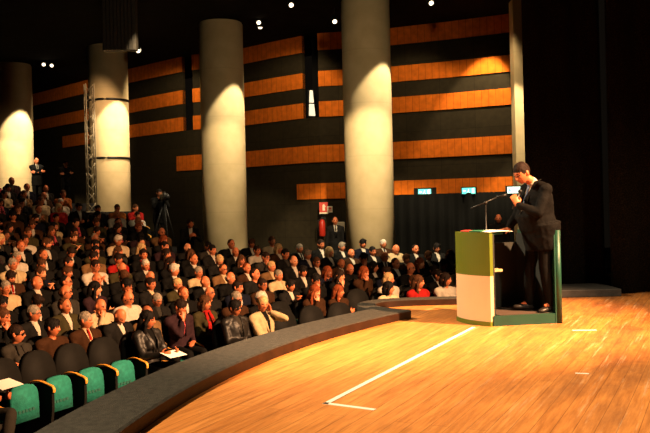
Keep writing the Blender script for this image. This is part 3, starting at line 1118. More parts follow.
inner, mid, outer = karc(KR), karc(KR + KW / 2), karc(KR + KW)
RIM = [V(p) for p in ((0.86, 11.05, 0), (0.70, 11.35, 0), (0.72, 11.66, 0), (0.90, 11.88, 0), (1.2, 11.98, 0), (1.6, 12.0, 0), (2.2, 12.02, 0), (3.0, 12.22, 0), (3.66, 12.5, 0))]


def smooth_path(pts, n=6):
    out = []
    for i in range(len(pts) - 1):
        p0, p1, p2, p3 = pts[max(i - 1, 0)], pts[i], pts[i + 1], pts[min(i + 2, len(pts) - 1)]
        for j in range(n):
            t = j / n
            out.append(0.5 * ((2 * p1) + (p2 - p0) * t + (2 * p0 - 5 * p1 + 4 * p2 - p3) * t * t + (3 * p1 - p0 - 3 * p2 + p3) * t * t * t))
    out.append(pts[-1])
    return out


RIM = smooth_path(RIM)
RW, RH = 0.26, 0.10


def offset(path, w):
    out = []
    for i, p in enumerate(path):
        t = (path[min(i + 1, len(path) - 1)] - path[max(i - 1, 0)]).normalized()
        out.append(p + V((-t.y, t.x, 0)) * w)
    return out


rim_out, rim_mid = offset(RIM, RW), offset(RIM, RW / 2)
TAIL = [V((9.5, 14.6, 0)), V((12, 14.6, 0)), V((12, -4, 0)), V((mid[0].x + 3, -4, 0))]
bm = bmesh.new()
prism(bm, mid + rim_mid + TAIL, (0, 0, -0.04))
tag(obj('stage_floor', bm, M_FLOOR), kind='structure')
bm = bmesh.new()
prism(bm, [p + V((0, 0, -0.041)) for p in outer[:-1] + [outer[-1]] + rim_out + TAIL], (0, 0, -1.5))
tag(obj('stage_base', bm, M_KERBFACE), kind='structure')


def kerb(name, a, b, h):
    bm = bmesh.new()
    n = len(a)
    vi = [bm.verts.new((p.x, p.y, -0.03)) for p in a]
    vt = [bm.verts.new((p.x, p.y, h - 0.012)) for p in a]
    vt2 = [bm.verts.new((p.x * 0.96 + q.x * 0.04, p.y * 0.96 + q.y * 0.04, h)) for p, q in zip(a, b)]
    vo2 = [bm.verts.new((p.x, p.y, h)) for p in b]
    vo = [bm.verts.new((p.x, p.y, -0.14)) for p in b]
    for i in range(n - 1):
        for q, mi in (((vi[i], vi[i + 1], vt[i + 1], vt[i]), 1), ((vt[i], vt[i + 1], vt2[i + 1], vt2[i]), 0), ((vt2[i], vt2[i + 1], vo2[i + 1], vo2[i]), 0),
                      ((vo2[i], vo2[i + 1], vo[i + 1], vo[i]), 0)):
            f = bm.faces.new(q)
            f.material_index = mi
    for e in (0, n - 1):
        f = bm.faces.new((vi[e], vt[e], vt2[e], vo2[e], vo[e]))
        f.material_index = 1
    o = obj(name, bm, [M_KERBTOP, M_KERBFACE])
    return tag(o, kind='structure')


kerb('stage_kerb', inner, outer, KH)
kerb('stage_rim', RIM, rim_out, RH)

# ---- painted corner mark and tape bits on the boards
def tape(name, pts, w, label):
    bm = bmesh.new()
    for a, b in zip(pts, pts[1:]):
        t = (b - a).normalized()
        s = V((-t.y, t.x, 0)) * w / 2
        e = t * w / 2
        prism(bm, [a - e - s, b + e - s, b + e + s, a - e + s], (0, 0, 0.003))
    o = obj(name, bm, M_TAPE)
    return tag(o, label, 'tape')


tape('floor_line', [on_z(372, 409.5, 0), on_z(326, 403.5, 0), on_z(473, 327.5, 0)], 0.045, 'long white corner line taped on the stage boards up to the lectern')
tape('floor_tape', [on_z(574, 330.5, 0), on_z(594, 330.2, 0)], 0.05, 'short white tape strip on the boards right behind the lectern shadow')
tape('floor_tape', [on_z(577, 373.4, 0), on_z(587, 373.8, 0)], 0.03, 'tiny faded tape strip on the open boards, nearer than the other strip')

# ---- low dark step and black wings at the back of the stage
bm = bmesh.new()
box(bm, 3.55, 4.62, 12.55, 13.5, 0.0, 0.12, bevel=0.012)
tag(obj('stage_block', bm, mat('scuffed black paint', (0.045, 0.043, 0.04), rough=0.6, var=0.3, scale=8)), 'low black platform on the stage floor in front of the black wing curtain', 'platform')


def drape(name, x0, x1, y, z0, z1, m, label, period=0.45, depth=0.07, skew=0.0, group=None):
    bm = bmesh.new()
    n = max(16, int((x1 - x0) / period * 10))
    rnd = random.Random(int(x0 * 100))
    ph = rnd.random() * 6
    rows = []
    for z in (z0, z0 + (z1 - z0) * 0.33, z0 + (z1 - z0) * 0.66, z1):
        r = []
        for i in range(n + 1):
            x = x0 + (x1 - x0) * i / n
            k = 1.15 - 0.35 * (z - z0) / (z1 - z0)
            w = math.sin(2 * PI * x / period + ph + 0.9 * math.sin(x * 1.7)) * depth * k
            r.append((bm.verts.new((x, y + skew * (x - x0) + w, z)), bm.verts.new((x, y + skew * (x - x0) + w + 0.025, z))))
        rows.append(r)
    for a, b in zip(rows, rows[1:]):
        for i in range(n):
            bm.faces.new((a[i][0], a[i + 1][0], b[i + 1][0], b[i][0]))
            bm.faces.new((a[i][1], b[i][1], b[i + 1][1], a[i + 1][1]))
    for i in range(n):
        bm.faces.new((rows[0][i][0], rows[0][i][1], rows[0][i + 1][1], rows[0][i + 1][0]))
        bm.faces.new((rows[-1][i][0], rows[-1][i + 1][0], rows[-1][i + 1][1], rows[-1][i][1]))
    for e in (0, n):
        for a, b in zip(rows, rows[1:]):
            bm.faces.new((a[e][0], b[e][0], b[e][1], a[e][1]))
    o = obj(name, bm, m, smooth=True)
    return tag(o, label, 'curtain', group)


drape('wing_curtain', at_d(524, 100, 13.7).x, 4.75, 13.7, 0.01, 8.2, M_VELVET, 'tall black speckled wing curtain directly behind the speaker', 0.6, 0.05)
drape('wing_curtain', 4.62, 9.2, 12.95, 0.01, 8.2, M_VELVET, 'tall black wing curtain at the picture edge, hanging ahead of the platform', 0.6, 0.05)
ca, cb = on_z(396, 240, 0), None
drape('door_curtain', 2.15, 5.7, 25.25, -1.3, 1.86, M_DRAPE, 'black pleated curtain closing the doorway under the exit signs', 0.30, 0.06, -0.43)

# ---- exit signs, extinguisher and its sign
M_SIGNGREEN = mat('lit sign green', (0.10, 0.55, 0.45), emit=(0.16, 0.85, 0.72), strength=1.3)
M_SIGNWHITE = mat('lit sign white', (0.8, 0.9, 0.85), emit=(0.75, 1.0, 0.85), strength=1.6)
for i, (px, py, d, lab) in enumerate(((424.5, 192, 24.95, 'lit green exit sign in a dark frame, nearest the biggest-looking column'),
                                      (468.5, 190.8, 24.3, 'lit green exit sign over the middle of the doorway curtain'),
                                      (514.5, 190, 22.15, 'lit pale green exit sign in front of the speaker\'s face'))):
    p = at_d(px, py, d)
    rz = -0.40 if i < 2 else 0.0
    o = empty('exit_sign', (p.x, p.y, p.z), rz, lab, 'sign', 'exit signs')
    bm = bmesh.new()
    box(bm, -0.24, 0.24, 0.0, 0.07, -0.12, 0.12, bevel=0.008)
    if i == 0:
        box(bm, -0.36, 0.36, 0.03, 0.07, -0.15, 0.13)
    obj('housing', bm, M_METAL, o)
    bm = bmesh.new()
    box(bm, -0.205, 0.205, -0.012, 0.0, -0.09, 0.09)
    obj('panel', bm, M_SIGNGREEN if i < 2 else M_SIGNWHITE, o)
    bm = bmesh.new()                                     # running figure, arrow and doorway
    y0, y1 = -0.018, -0.012
    if i < 2:
        ball(bm, (0.0, -0.014, 0.045), (0.016, 0.004, 0.016), 10, 6)
        prism(bm, [V((-0.02, y0, 0.03)), V((0.015, y0, 0.03)), V((0.005, y0, -0.02)), V((-0.025, y0, -0.015))], (0, 0.006, 0))
        prism(bm, [V((-0.01, y0, -0.015)), V((0.005, y0, -0.02)), V((0.05, y0, -0.055)), V((0.04, y0, -0.07))], (0, 0.006, 0))
        prism(bm, [V((-0.025, y0, -0.015)), V((-0.01, y0, -0.02)), V((-0.05, y0, -0.06)), V((-0.065, y0, -0.05))], (0, 0.006, 0))
        prism(bm, [V((0.10, y0, -0.07)), V((0.17, y0, -0.07)), V((0.17, y0, 0.07)), V((0.10, y0, 0.07))], (0, 0.006, 0))
    prism(bm, [V((-0.18, y0, 0.0)), V((-0.135, y0, -0.045)), V((-0.135, y0, -0.015)), V((-0.085, y0, -0.015)), V((-0.085, y0, 0.015)), V((-0.135, y0, 0.015)), V((-0.135, y0, 0.045))], (0, 0.006, 0))
    obj('pictogram', bm, M_SIGNWHITE if i < 2 else M_SIGNGREEN, o)

M_RED = mat('extinguisher red', (0.46, 0.025, 0.012), rough=0.35)
M_SIGNRED = mat('fire sign red', (0.60, 0.05, 0.025), rough=0.5)
M_SIGNBG = mat('fire sign white', (0.75, 0.66, 0.5), rough=0.5)
wp = at_d(322, 226, 25.75)
o = empty('fire_extinguisher', (wp.x, wp.y - 0.12, wp.z - 0.33), 0, 'red fire extinguisher hanging on the dark wall below its sign', 'fire extinguisher')
bm = bmesh.new()
tube(bm, [V((0, 0, 0)), V((0, 0, 0.03)), V((0, 0, 0.44)), V((0, 0, 0.51)), V((0, 0, 0.55))], [0.085, 0.10, 0.10, 0.075, 0.03], 20)
obj('cylinder_body', bm, M_RED, o, True)
bm = bmesh.new()
box(bm, -0.03, 0.03, -0.03, 0.03, 0.54, 0.60)
box(bm, -0.02, 0.11, -0.015, 0.015, 0.60, 0.625)
box(bm, -0.02, 0.11, -0.015, 0.015, 0.565, 0.58)
obj('valve_handle', bm, M_METAL, o)
bm = bmesh.new()
tube(bm, [V((-0.02, -0.03, 0.57)), V((-0.12, -0.05, 0.52)), V((-0.135, -0.05, 0.30)), V((-0.12, -0.05, 0.12))], [0.012, 0.012, 0.012, 0.022], 8)
obj('hose', bm, M_METAL, o, True)
bm = bmesh.new()
box(bm, -0.06, 0.06, 0.08, 0.14, 0.36, 0.42)
obj('wall_bracket', bm, M_METAL, o)
sp = at_d(323.5, 207.5, 25.72)
o = empty('fire_sign', (sp.x, sp.y - 0.03, sp.z), 0, 'square red fire extinguisher sign on the dark wall above the extinguisher', 'sign')
bm = bmesh.new()
box(bm, -0.14, 0.14, 0, 0.015, -0.20, 0.17)
obj('plate', bm, M_SIGNRED, o)
bm = bmesh.new()
tube(bm, [V((0.0, -0.004, -0.10)), V((0.0, -0.004, 0.06)), V((0.0, -0.004, 0.11))], [(0.04, 0.004), (0.04, 0.004), (0.015, 0.004)], 10)
prism(bm, [V((0.03, -0.006, 0.08)), V((0.075, -0.006, 0.02)), V((0.06, -0.006, 0.01)), V((0.02, -0.006, 0.07))], (0, 0.006, 0))
box(bm, -0.14, 0.14, -0.004, 0.0, -0.20, -0.155)
obj('pictogram', bm, M_SIGNBG, o)
sp = at_d(329.6, 209.3, 25.7)
o = empty('fire_notice', (sp.x, sp.y - 0.03, sp.z), 0, 'small pale notice with a red mark, beside the red fire sign', 'sign')
bm = bmesh.new()
box(bm, -0.085, 0.085, 0, 0.012, -0.10, 0.10)
obj('plate', bm, M_SIGNBG, o)
bm = bmesh.new()
box(bm, -0.05, 0.05, -0.004, 0.0, 0.0, 0.06)
box(bm, -0.06, 0.06, -0.004, 0.0, -0.06, -0.04)
obj('mark', bm, M_SIGNRED, o)
# pale box on the wall behind the guard
sp = at_d(340.5, 229, 25.4)
o = empty('wall_cabinet', (sp.x, sp.y, sp.z), 0.1, 'small cream cabinet fixed to the dark wall behind the standing guard', 'cabinet')
bm = bmesh.new()
box(bm, -0.13, 0.13, 0, 0.35, -0.22, 0.22, bevel=0.01)
obj('body', bm, M_SIGNBG, o)
bm = bmesh.new()
box(bm, -0.11, 0.11, -0.012, 0.0, -0.20, 0.20)
obj('door', bm, M_SIGNBG, o)

# narrow window of light inside the slot
sp = at_d(311.8, 103, 26.55)
o = empty('lit_slit', (sp.x, sp.y, sp.z), 0.6, 'bright narrow work light glowing inside the dark wall slot', 'lamp')
bm = bmesh.new()
prism(bm, [V((-0.05, 0, 0.42)), V((0.04, 0, 0.42)), V((0.075, 0, 0.02)), V((-0.075, 0, 0.02))], (0, 0.05, 0))
prism(bm, [V((-0.08, 0, -0.03)), V((0.08, 0, -0.03)), V((0.12, 0, -0.42)), V((-0.10, 0, -0.42))], (0, 0.05, 0))
obj('diffuser', bm, mat('work light', (0.9, 0.85, 0.7), emit=(1.0, 0.88, 0.62), strength=0.9), o)
bm = bmesh.new()
box(bm, -0.13, 0.13, 0.05, 0.10, -0.45, 0.45)
obj('backplate', bm, M_METAL, o)

# ---- lattice tower and the straps to the column
tp = at_d(91.5, 200, 26.05)
ztw = floor_z(tp.x, tp.y)
o = empty('lattice_tower', (tp.x, tp.y, ztw), 0.5, 'slim aluminium lattice tower standing before the strapped column', 'truss tower')
ht = at_d(91.5, 84, 26.05).z - ztw
cnr = [V((0.13 * sx, 0.13 * sy, 0)) for sx, sy in ((-1, -1), (1, -1), (1, 1), (-1, 1))]
for c in cnr:
    bm = bmesh.new()
    tube(bm, [c, c + V((0, 0, ht))], [0.02, 0.02], 8)
    obj('chord', bm, M_ALU, o, True)
bm = bmesh.new()
nb_ = int(ht / 0.3)
for i in range(nb_):
    z0, z1 = ht * i / nb_, ht * (i + 1) / nb_
    for k in range(4):
        a, b = cnr[k], cnr[(k + 1) % 4]
        if i % 2:
            a, b = b, a
        tube(bm, [a + V((0, 0, z0)), b + V((0, 0, z1))], [0.009, 0.009], 6)
obj('bracing', bm, M_ALU, o, True)
bm = bmesh.new()
box(bm, -0.3, 0.3, -0.3, 0.3, 0.0, 0.02)
obj('base_plate', bm, M_ALU, o)
for z, lab in ((5.33, 'upper dark band strapped round the column beside the lattice tower'), (3.36, 'lower dark band strapped round the column beside the lattice tower')):
    c = CPOS[1]
    bm = bmesh.new()
    tube(bm, [V((c.x + 0.685 * math.cos(2 * PI * i / 40), c.y + 0.685 * math.sin(2 * PI * i / 40), z)) for i in range(41)], [(0.014, 0.035)] * 41, 8, V((1, 0, 0)))
    tube(bm, [V((tp.x + 0.13, tp.y + 0.1, z)), V((c.x - 0.3, c.y - 0.62, z))], [0.02, 0.02], 8)
    tag(obj('column_strap', bm, M_METAL, None, True), lab, 'strap')

# ---- small spotlights under the ceiling
M_LENS = mat('spot lens', (1, 0.9, 0.7), emit=(1.0, 0.80, 0.52), strength=4.0)
SPOTS = [(43.5, 64.5, 29.6, 'paired ceiling spotlight over the pale column, its left-hand twin'), (51.5, 65.5, 29.6, 'paired ceiling spotlight over the pale column, its right-hand twin'),
         (138.0, 51.0, 26, 'ceiling spotlight just right of the strapped column top'), (258.5, 22.5, 24, 'ceiling spotlight between the two middle columns, upper of the pair'),
         (260, 27, 25, 'ceiling spotlight between the two middle columns, lower of the pair'), (291, 5, 21.6, 'ceiling spotlight highest up in the black ceiling, left of the big column'),
         (334.5, 21.5, 22.8, 'ceiling spotlight tucked beside the big column top'), (431, 3, 21.6, 'ceiling floodlight above the striped wall, right of the big column')]
for px, py, d, lab in SPOTS:
    p = at_d(px, py, d)
    o = empty('ceiling_spotlight', p, 0.2, lab, 'spotlight', 'small ceiling spotlights')
    Mx = Matrix.Rotation(-0.9, 4, 'X')
    bm = bmesh.new()
    tube(bm, [Mx @ V((0, 0, 0.0)), Mx @ V((0, 0, 0.05)), Mx @ V((0, 0, 0.24)), Mx @ V((0, 0, 0.28))], [0.10, 0.10, 0.08, 0.03], 16)
    obj('housing', bm, M_METAL, o, True)
    bm = bmesh.new()
    tube(bm, [Mx @ V((0, 0, -0.012)), Mx @ V((0, 0, 0.0))], [0.062, 0.062], 16)
    obj('lens', bm, M_LENS, o)
    bm = bmesh.new()
    tube(bm, [Mx @ V((0, 0, 0.15)), V((0, 0, max(0.3, TOP - p.z)))], [0.015, 0.015], 8)
    obj('hanger', bm, M_METAL, o)

# ------------------------------------------------------------------ lectern
QZ = 1.15
Q1, Q2, Q3, Q4 = V((2.0, 9.79, 0)), V((1.68, 10.38, 0)), V((2.87, 9.93, 0)), V((2.62, 10.78, 0))
M_LGREEN = mat('moss green paint', (0.088, 0.120, 0.002), rough=0.5)
M_LCREAM = mat('cream paint', (0.64, 0.435, 0.255), rough=0.5)
M_LTEAL = mat('bottle green paint', (0.006, 0.045, 0.028), rough=0.45, var=0.15, scale=6)
M_LDARK = mat('painted booth shade', (0.012, 0.014, 0.012), rough=0.8)  # shade inside the booth, put into the colour
LC = (Q1 + Q2 + Q3 + Q4) / 4
lect = empty('lectern', LC, 0, 'tall open lectern booth in moss green, cream and bottle green', 'lectern')


def lec(name, bm, m, parent=None, smooth=False):
    bmesh.ops.translate(bm, verts=bm.verts, vec=-LC)
    return obj(name, bm, m, parent or lect, smooth)


def bowed(a, b, bow, n=14):
    d = (b - a).normalized()
    nr = V((d.y, -d.x, 0))
    if nr.dot((a + b) / 2 - LC) < 0:
        nr = -nr
    return [a + (b - a) * (i / n) + nr * bow * (1 - (2 * i / n - 1) ** 2) for i in range(n + 1)], nr


fp, fn = bowed(Q1, Q2, 0.075)
fin = [p - fn * 0.05 for p in fp]
for nm, z0, z1, m in (('plinth_strip', 0.0, 0.055, M_LGREEN), ('cream_panel', 0.055, 0.615, M_LCREAM), ('green_panel', 0.615, QZ, M_LGREEN)):
    bm = bmesh.new()
    ex = fn * (0.012 if nm == 'plinth_strip' else 0)
    prism(bm, [p + ex + V((0, 0, z0)) for p in fp] + [p + V((0, 0, z0)) for p in fin[::-1]], (0, 0, z1 - z0))
    lec(nm, bm, m)
bm = bmesh.new()                                         # dark edge of the front; booth shade painted on its inner face
lin = [p - fn * 0.052 for p in fp]
lin2 = [p - fn * 0.075 for p in fp]
prism(bm, [p + V((0, 0, 0.0)) for p in lin] + [p for p in lin2[::-1]], (0, 0, QZ - 0.02))
lec('front_shade_layer', bm, M_LDARK)
bm = bmesh.new()                                         # standing platform
prism(bm, [Q1 + V((0.03, 0.0, 0)), Q3, Q4, Q2 + V((0.08, 0.02, 0))], (0, 0, 0.125))
lec('platform', bm, M_LTEAL)
bm = bmesh.new()
pin = [(Q1 + V((0.12, 0.04, 0.125))), Q3 + V((-0.08, 0.04, 0.125)), Q4 + V((-0.06, -0.06, 0.125)), Q2 + V((0.14, -0.02, 0.125))]
prism(bm, pin, (0, 0, 0.006))
lec('platform_mat', bm, mat('brown foot mat', (0.05, 0.03, 0.02), rough=0.9))
rp, rn = bowed(Q3, Q4, 0.07)
bm = bmesh.new()
prism(bm, [p for p in rp] + [p - rn * 0.045 for p in rp[::-1]], (0, 0, QZ))
lec('rear_panel', bm, M_LTEAL)
bm = bmesh.new()
rq = [p - rn * 0.046 for p in rp[2:]]
prism(bm, [p + V((0, 0, 0.13)) for p in rq] + [p - rn * 0.02 + V((0, 0, 0.13)) for p in rq[::-1]], (0, 0, QZ - 0.18))
lec('rear_shade_layer', bm, M_LDARK)  # added dark layer standing in for the shade inside the booth
bm = bmesh.new()
tube(bm, [Q3 + V((0.005, 0.02, 0)), Q3 + V((0.005, 0.02, QZ + 0.005))], [0.042, 0.042], 14)
lec('corner_post', bm, M_LTEAL, None, True)
bm = bmesh.new()
sd = (Q4 - Q2).normalized()
sn = V((-sd.y, sd.x, 0))
prism(bm, [Q2 + sd * 0.06, Q4 - sd * 0.03, Q4 - sd * 0.03 + sn * 0.04, Q2 + sd * 0.06 + sn * 0.04], (0, 0, 0.98))
lec('side_panel', bm, M_LDARK)  # green panel coloured dark to carry the booth's inner shade
dk = [Q1 + V((0.03, 0.03, 0)), Q1 + V((0.20, 0.14, 0)), Q2 + V((0.50, 0.10, 0)), Q2 + V((0.02, 0.02, 0))]
bm = bmesh.new()
prism(bm, [p + V((0, 0, QZ - 0.03)) for p in dk], (0, 0, 0.03))
lec('desk_top', bm, M_LTEAL)
bm = bmesh.new()
i0 = Q1 + V((0.055, 0.08, 0.66))
prism(bm, [i0, i0 + V((0.13, 0.06, 0)), i0 + V((-0.05, 0.42, 0)), i0 + V((-0.2, 0.36, 0))], (0, 0, 0.03))
lec('inner_shelf', bm, mat('pale wood', (0.42, 0.30, 0.16), rough=0.5))


def sheet(name, c, w, h, rz, z, m, label, cat, tilt=0.0, thick=0.004, group=None):
    bm = bmesh.new()
    Mx = Matrix.Translation(V((c[0], c[1], z))) @ Matrix.Rotation(rz, 4, 'Z') @ Matrix.Rotation(tilt, 4, 'X')
    n = 6
    top = []
    for i in range(n + 1):
        x = -w / 2 + w * i / n
        bend = 0.008 * math.sin(PI * i / n)
        top.append((x, bend))
    pts = [V((x, -h / 2, b + thick)) for x, b in top] + [V((x, -h / 2, b)) for x, b in top[::-1]]
    prism(bm, [Mx @ p for p in pts], Mx.to_3x3() @ V((0, h, 0)))
    return tag(obj(name, bm, m), label, cat, group)


sheet('paper_sheet', (2.10, 9.97), 0.36, 0.27, 0.45, QZ + 0.008, M_PAPER, 'white speech notes spread over the lectern desk edge', 'paper', 0.04)
sheet('paper_sheet', (1.98, 10.18), 0.30, 0.21, -0.9, QZ + 0.004, M_PAPER, 'second white sheet lying flat at the back of the lectern desk', 'paper')
sheet('folder', (1.93, 10.02), 0.16, 0.22, 0.5, QZ + 0.006, mat('dark green card', (0.02, 0.13, 0.07), rough=0.5), 'small dark green folder beside the white notes on the lectern', 'folder', 0, 0.012)
sheet('red_leaflet', (1.84, 10.18), 0.15, 0.20, 0.5, QZ + 0.006, mat('red card', (0.55, 0.05, 0.035), rough=0.5), 'red leaflet lying at the front corner of the lectern desk', 'leaflet', 0, 0.010)

# ------------------------------------------------------------------ microphone stand behind the lectern
o = empty('microphone_stand', (2.36, 11.75, 0.0), 0, 'black boom microphone stand rising behind the lectern before the curtain', 'microphone stand')
bm = bmesh.new()
tube(bm, [V((0, 0, 0.10)), V((0, 0, 1.50))], [0.012, 0.010], 10)
obj('pole', bm, M_METAL, o, True)
for i in range(3):
    a = 2 * PI * i / 3 + 0.4
    bm = bmesh.new()
    tube(bm, [V((0, 0, 0.14)), V((0.16 * math.cos(a), 0.16 * math.sin(a), 0.08)), V((0.32 * math.cos(a), 0.32 * math.sin(a), 0.012))], [0.010, 0.010, 0.012], 8)
    obj('leg', bm, M_METAL, o, True)
bm = bmesh.new()
tube(bm, [V((-0.22, 0, 1.44)), V((0.18, 0, 1.60))], [0.010, 0.009], 8)
ball(bm, (0, 0, 1.52), 0.028, 10, 8)
obj('boom_arm', bm, M_METAL, o, True)
bm = bmesh.new()
tube(bm, [V((0.17, 0, 1.60)), V((0.26, 0, 1.62)), V((0.31, 0, 1.63))], [0.014, 0.016, 0.024], 10)
obj('microphone', bm, M_METAL, o, True)

# ------------------------------------------------------------------ the speaker
TEMPLATES['speaker'] = dict(
    arms={'L': dict(w=(0.045, -0.280, 0.310), pole=(0.75, 0.35, -0.75), d=(-0.35, -0.25, 0.9), palm=(-0.9, 0.35, 0), curl=0.72),
          'R': dict(w=(-0.14, -0.33, 0.05), pole=(-0.6, 0.5, -0.4), d=(0.1, -0.95, -0.15), palm=(0, 0.1, -1), curl=0.25)},
    head=(12, -28, 0), headfwd=0.145, seated=False, lean=-8, fat=1.42, vox=0.0065, cvox=0.011, fine=True,
    legs={'L': ((0.11, -0.03, 0.50), (0.12, 0.02, 0.09), (0.15, -0.14, 0.05)), 'R': ((-0.10, -0.08, 0.50), (-0.11, -0.10, 0.09), (-0.14, -0.26, 0.05))})
SPK = V((2.73, 10.17, 0.125 + 0.006))
SRZ = math.radians(-70)
SPS = 1.125
spk = person(SPK, SRZ, dict(pose='speaker', hair='short', hc='dark brown', top='jacket', col='black', shirt='white', tie='steel', skin=0, glasses=None, trousers='black'),
             'heavy dark-haired man in a dark suit speaking into a microphone at the lectern', scale=SPS)
bpy.context.view_layer.update()
t = template('speaker')
# the handheld microphone runs through the raised left fist
bm = bmesh.new()
Tm = Matrix.Translation(V((0, 0, 0.93))) @ Matrix.Rotation(math.radians(8), 4, 'X')
wl = Tm @ V((0.045, -0.235, 0.300))
dl = V((-0.35, -0.25, 0.9)).normalized()
pl = V((-0.9, 0.35, 0))
pl = (pl - dl * pl.dot(dl)).normalized()
gp = wl + dl * 0.095 + pl * 0.035
ax = V((0.10, 0.42, 0.9)).normalized()
loc2w = Matrix.Translation(SPK) @ Matrix.Rotation(SRZ, 4, 'Z') @ Matrix.Scale(SPS, 4)
pts = [loc2w @ (gp + ax * k) for k in (-0.13, -0.02, 0.06)]
o = empty('microphone', pts[0], 0, 'black handheld microphone in the speaker\'s raised hand', 'microphone')
tube(bm, [p - pts[0] for p in pts], [0.012, 0.014, 0.017], 12)
obj('handle', bm, M_METAL, o, True)
bm = bmesh.new()
ball(bm, loc2w @ (gp + ax * 0.085) - pts[0], 0.027, 14, 10)
obj('grille_head', bm, M_METAL, o, True)


# ------------------------------------------------------------------ theatre seats
def dome(w, h, y0, y1, z0, lean=0.0, n=16, sq=2.6, mi=0, mtx=None, bm=None):
    """upright panel with a rounded top"""
    pts = [(-w / 2 * 0.94, 0.0)]
    for i in range(n + 1):
        a = PI - PI * i / n
        c, s = math.cos(a), math.sin(a)
        pts.append((w / 2 * math.copysign(abs(c) ** (2 / sq), c), h * 0.45 + h * 0.55 * abs(s) ** (2 / sq)))
    pts.append((w / 2 * 0.94, 0.0))
    P = [V((x, y0 + z * lean, z0 + z)) for x, z in pts]
    fs = prism(bm, P, (0, y1 - y0, 0), mi)
    return fs


def bev(bm, off):
    es = [e for e in bm.edges if len(e.link_faces) == 2 and e.calc_face_angle(0) > 0.9]
    bmesh.ops.bevel(bm, geom=es, offset=off, segments=2, affect='EDGES', profile=0.6)


def seat_meshes():
    d = {}
    bm = bmesh.new()
    dome(0.52, 0.66, 0.185, 0.265, 0.38, 0.16, bm=bm)
    bev(bm, 0.02)
    d['backrest'] = mesh_of(bm, 'backrest', True)
    bm = bmesh.new()                                     # pad tipped up
    dome(0.385, 0.40, -0.10, -0.01, 0.36, 0.08, sq=3.4, bm=bm)
    bev(bm, 0.022)
    d['pad_up'] = mesh_of(bm, 'seat_pad', True)
    bm = bmesh.new()                                     # stitched band along the tipped pad
    for x in (-0.10, -0.05, 0.0, 0.05, 0.10):
        box(bm, x - 0.017, x + 0.017, -0.098, -0.09, 0.46, 0.492)
    d['stitch'] = mesh_of(bm, 'stitched_band')
    bm = bmesh.new()                                     # pad folded down
    pts = []
    P = [(-0.23, 0.15), (-0.235, -0.20), (-0.20, -0.30), (0.20, -0.30), (0.235, -0.20), (0.23, 0.15)]
    prism(bm, [V((x, y, 0.335)) for x, y in P], (0, 0, 0.05))
    bev(bm, 0.02)
    d['pad_down'] = mesh_of(bm, 'seat_pad', True)
    bm = bmesh.new()                                     # bent wooden arm
    pts = [V((0.2775, 0.24, 0.50)), V((0.2775, 0.235, 0.60)), V((0.2775, 0.19, 0.68)), V((0.2775, 0.09, 0.735)), V((0.2775, -0.03, 0.745)), V((0.2775, -0.14, 0.72)), V((0.2775, -0.21, 0.70)), V((0.2775, -0.235, 0.67)), V((0.2775, -0.232, 0.63))]
    tube(bm, smooth_path(pts, 4), [(0.020, 0.011)] * (len(pts) * 4 - 3), 8, V((1, 0, 0)))
    d['armrest'] = mesh_of(bm, 'armrest', True)
    bm = bmesh.new()
    prism(bm, [V((0.258, 0.20, 0.0)), V((0.258, -0.16, 0.0)), V((0.258, -0.22, 0.45)), V((0.258, -0.22, 0.67)), V((0.258, -0.03, 0.73)), V((0.258, 0.10, 0.715)), V((0.258, 0.22, 0.60))], (0.039, 0, 0))
    d['side_panel'] = mesh_of(bm, 'side_panel')
    for k in ('armrest', 'side_panel'):                  # arm of a seat in use sits lower
        d[k + '_low'] = d[k].copy()
        for v in d[k + '_low'].vertices:
            v.co.z *= 0.82
    bm = bmesh.new()                                     # whole occupied seat in one piece for the far rows
    for k, mi in (('backrest', 0), ('pad_down', 1), ('armrest_low', 2), ('side_panel_low', 0)):
        n0 = len(bm.faces)
        bm.from_mesh(d[k])
        bm.faces.ensure_lookup_table()
        for f in bm.faces[n0:]:
            f.material_index = mi
    me = bpy.data.meshes.new('theatre_seat')
    bm.to_mesh(me)
    bm.free()
    d['whole'] = me
    return d


SEATS = seat_meshes()
for k, ms in (('backrest', [M_SEATBLACK]), ('pad_up', [M_TEAL]), ('pad_down', [M_TEAL]), ('armrest', [M_ARMWOOD]), ('side_panel', [M_SEATBLACK]), ('armrest_low', [M_ARMWOOD]), ('side_panel_low', [M_SEATBLACK]), ('stitch', [M_TEALMARK]),
              ('whole', [M_SEATBLACK, M_TEAL, M_ARMWOOD])):
    for m in ms:
        SEATS[k].materials.append(m)


def seat(loc, rz, label, group, empty_seat, detailed):
    if not detailed:
        o = new_obj('theatre_seat', SEATS['whole'])
        o.location = loc
        o.rotation_euler = (0, 0, rz)
        return tag(o, label, 'seat', group)
    o = empty('theatre_seat', loc, rz, label, 'seat', group)
    new_obj('backrest', SEATS['backrest'], None, o)
    p = new_obj('seat_pad', SEATS['pad_up' if empty_seat else 'pad_down'], None, o)
    if empty_seat:
        new_obj('stitched_band', SEATS['stitch'], None, p)
    lo = '' if empty_seat else '_low'
    new_obj('side_panel', SEATS['side_panel' + lo], None, o)
    new_obj('armrest', SEATS['armrest' + lo], None, o)
    return o


# ------------------------------------------------------------------ where the seats are
def ytop(px):
    P = [(-30, 182), (0, 182), (58, 184), (64, 192), (78, 203), (140, 203), (150, 222), (170, 238), (200, 242), (395, 242), (402, 252), (415, 246), (470, 246)]
    for (x0, y0), (x1, y1) in zip(P, P[1:]):
        if x0 <= px <= x1:
            return y0 + (y1 - y0) * (px - x0) / (x1 - x0)
    return 999


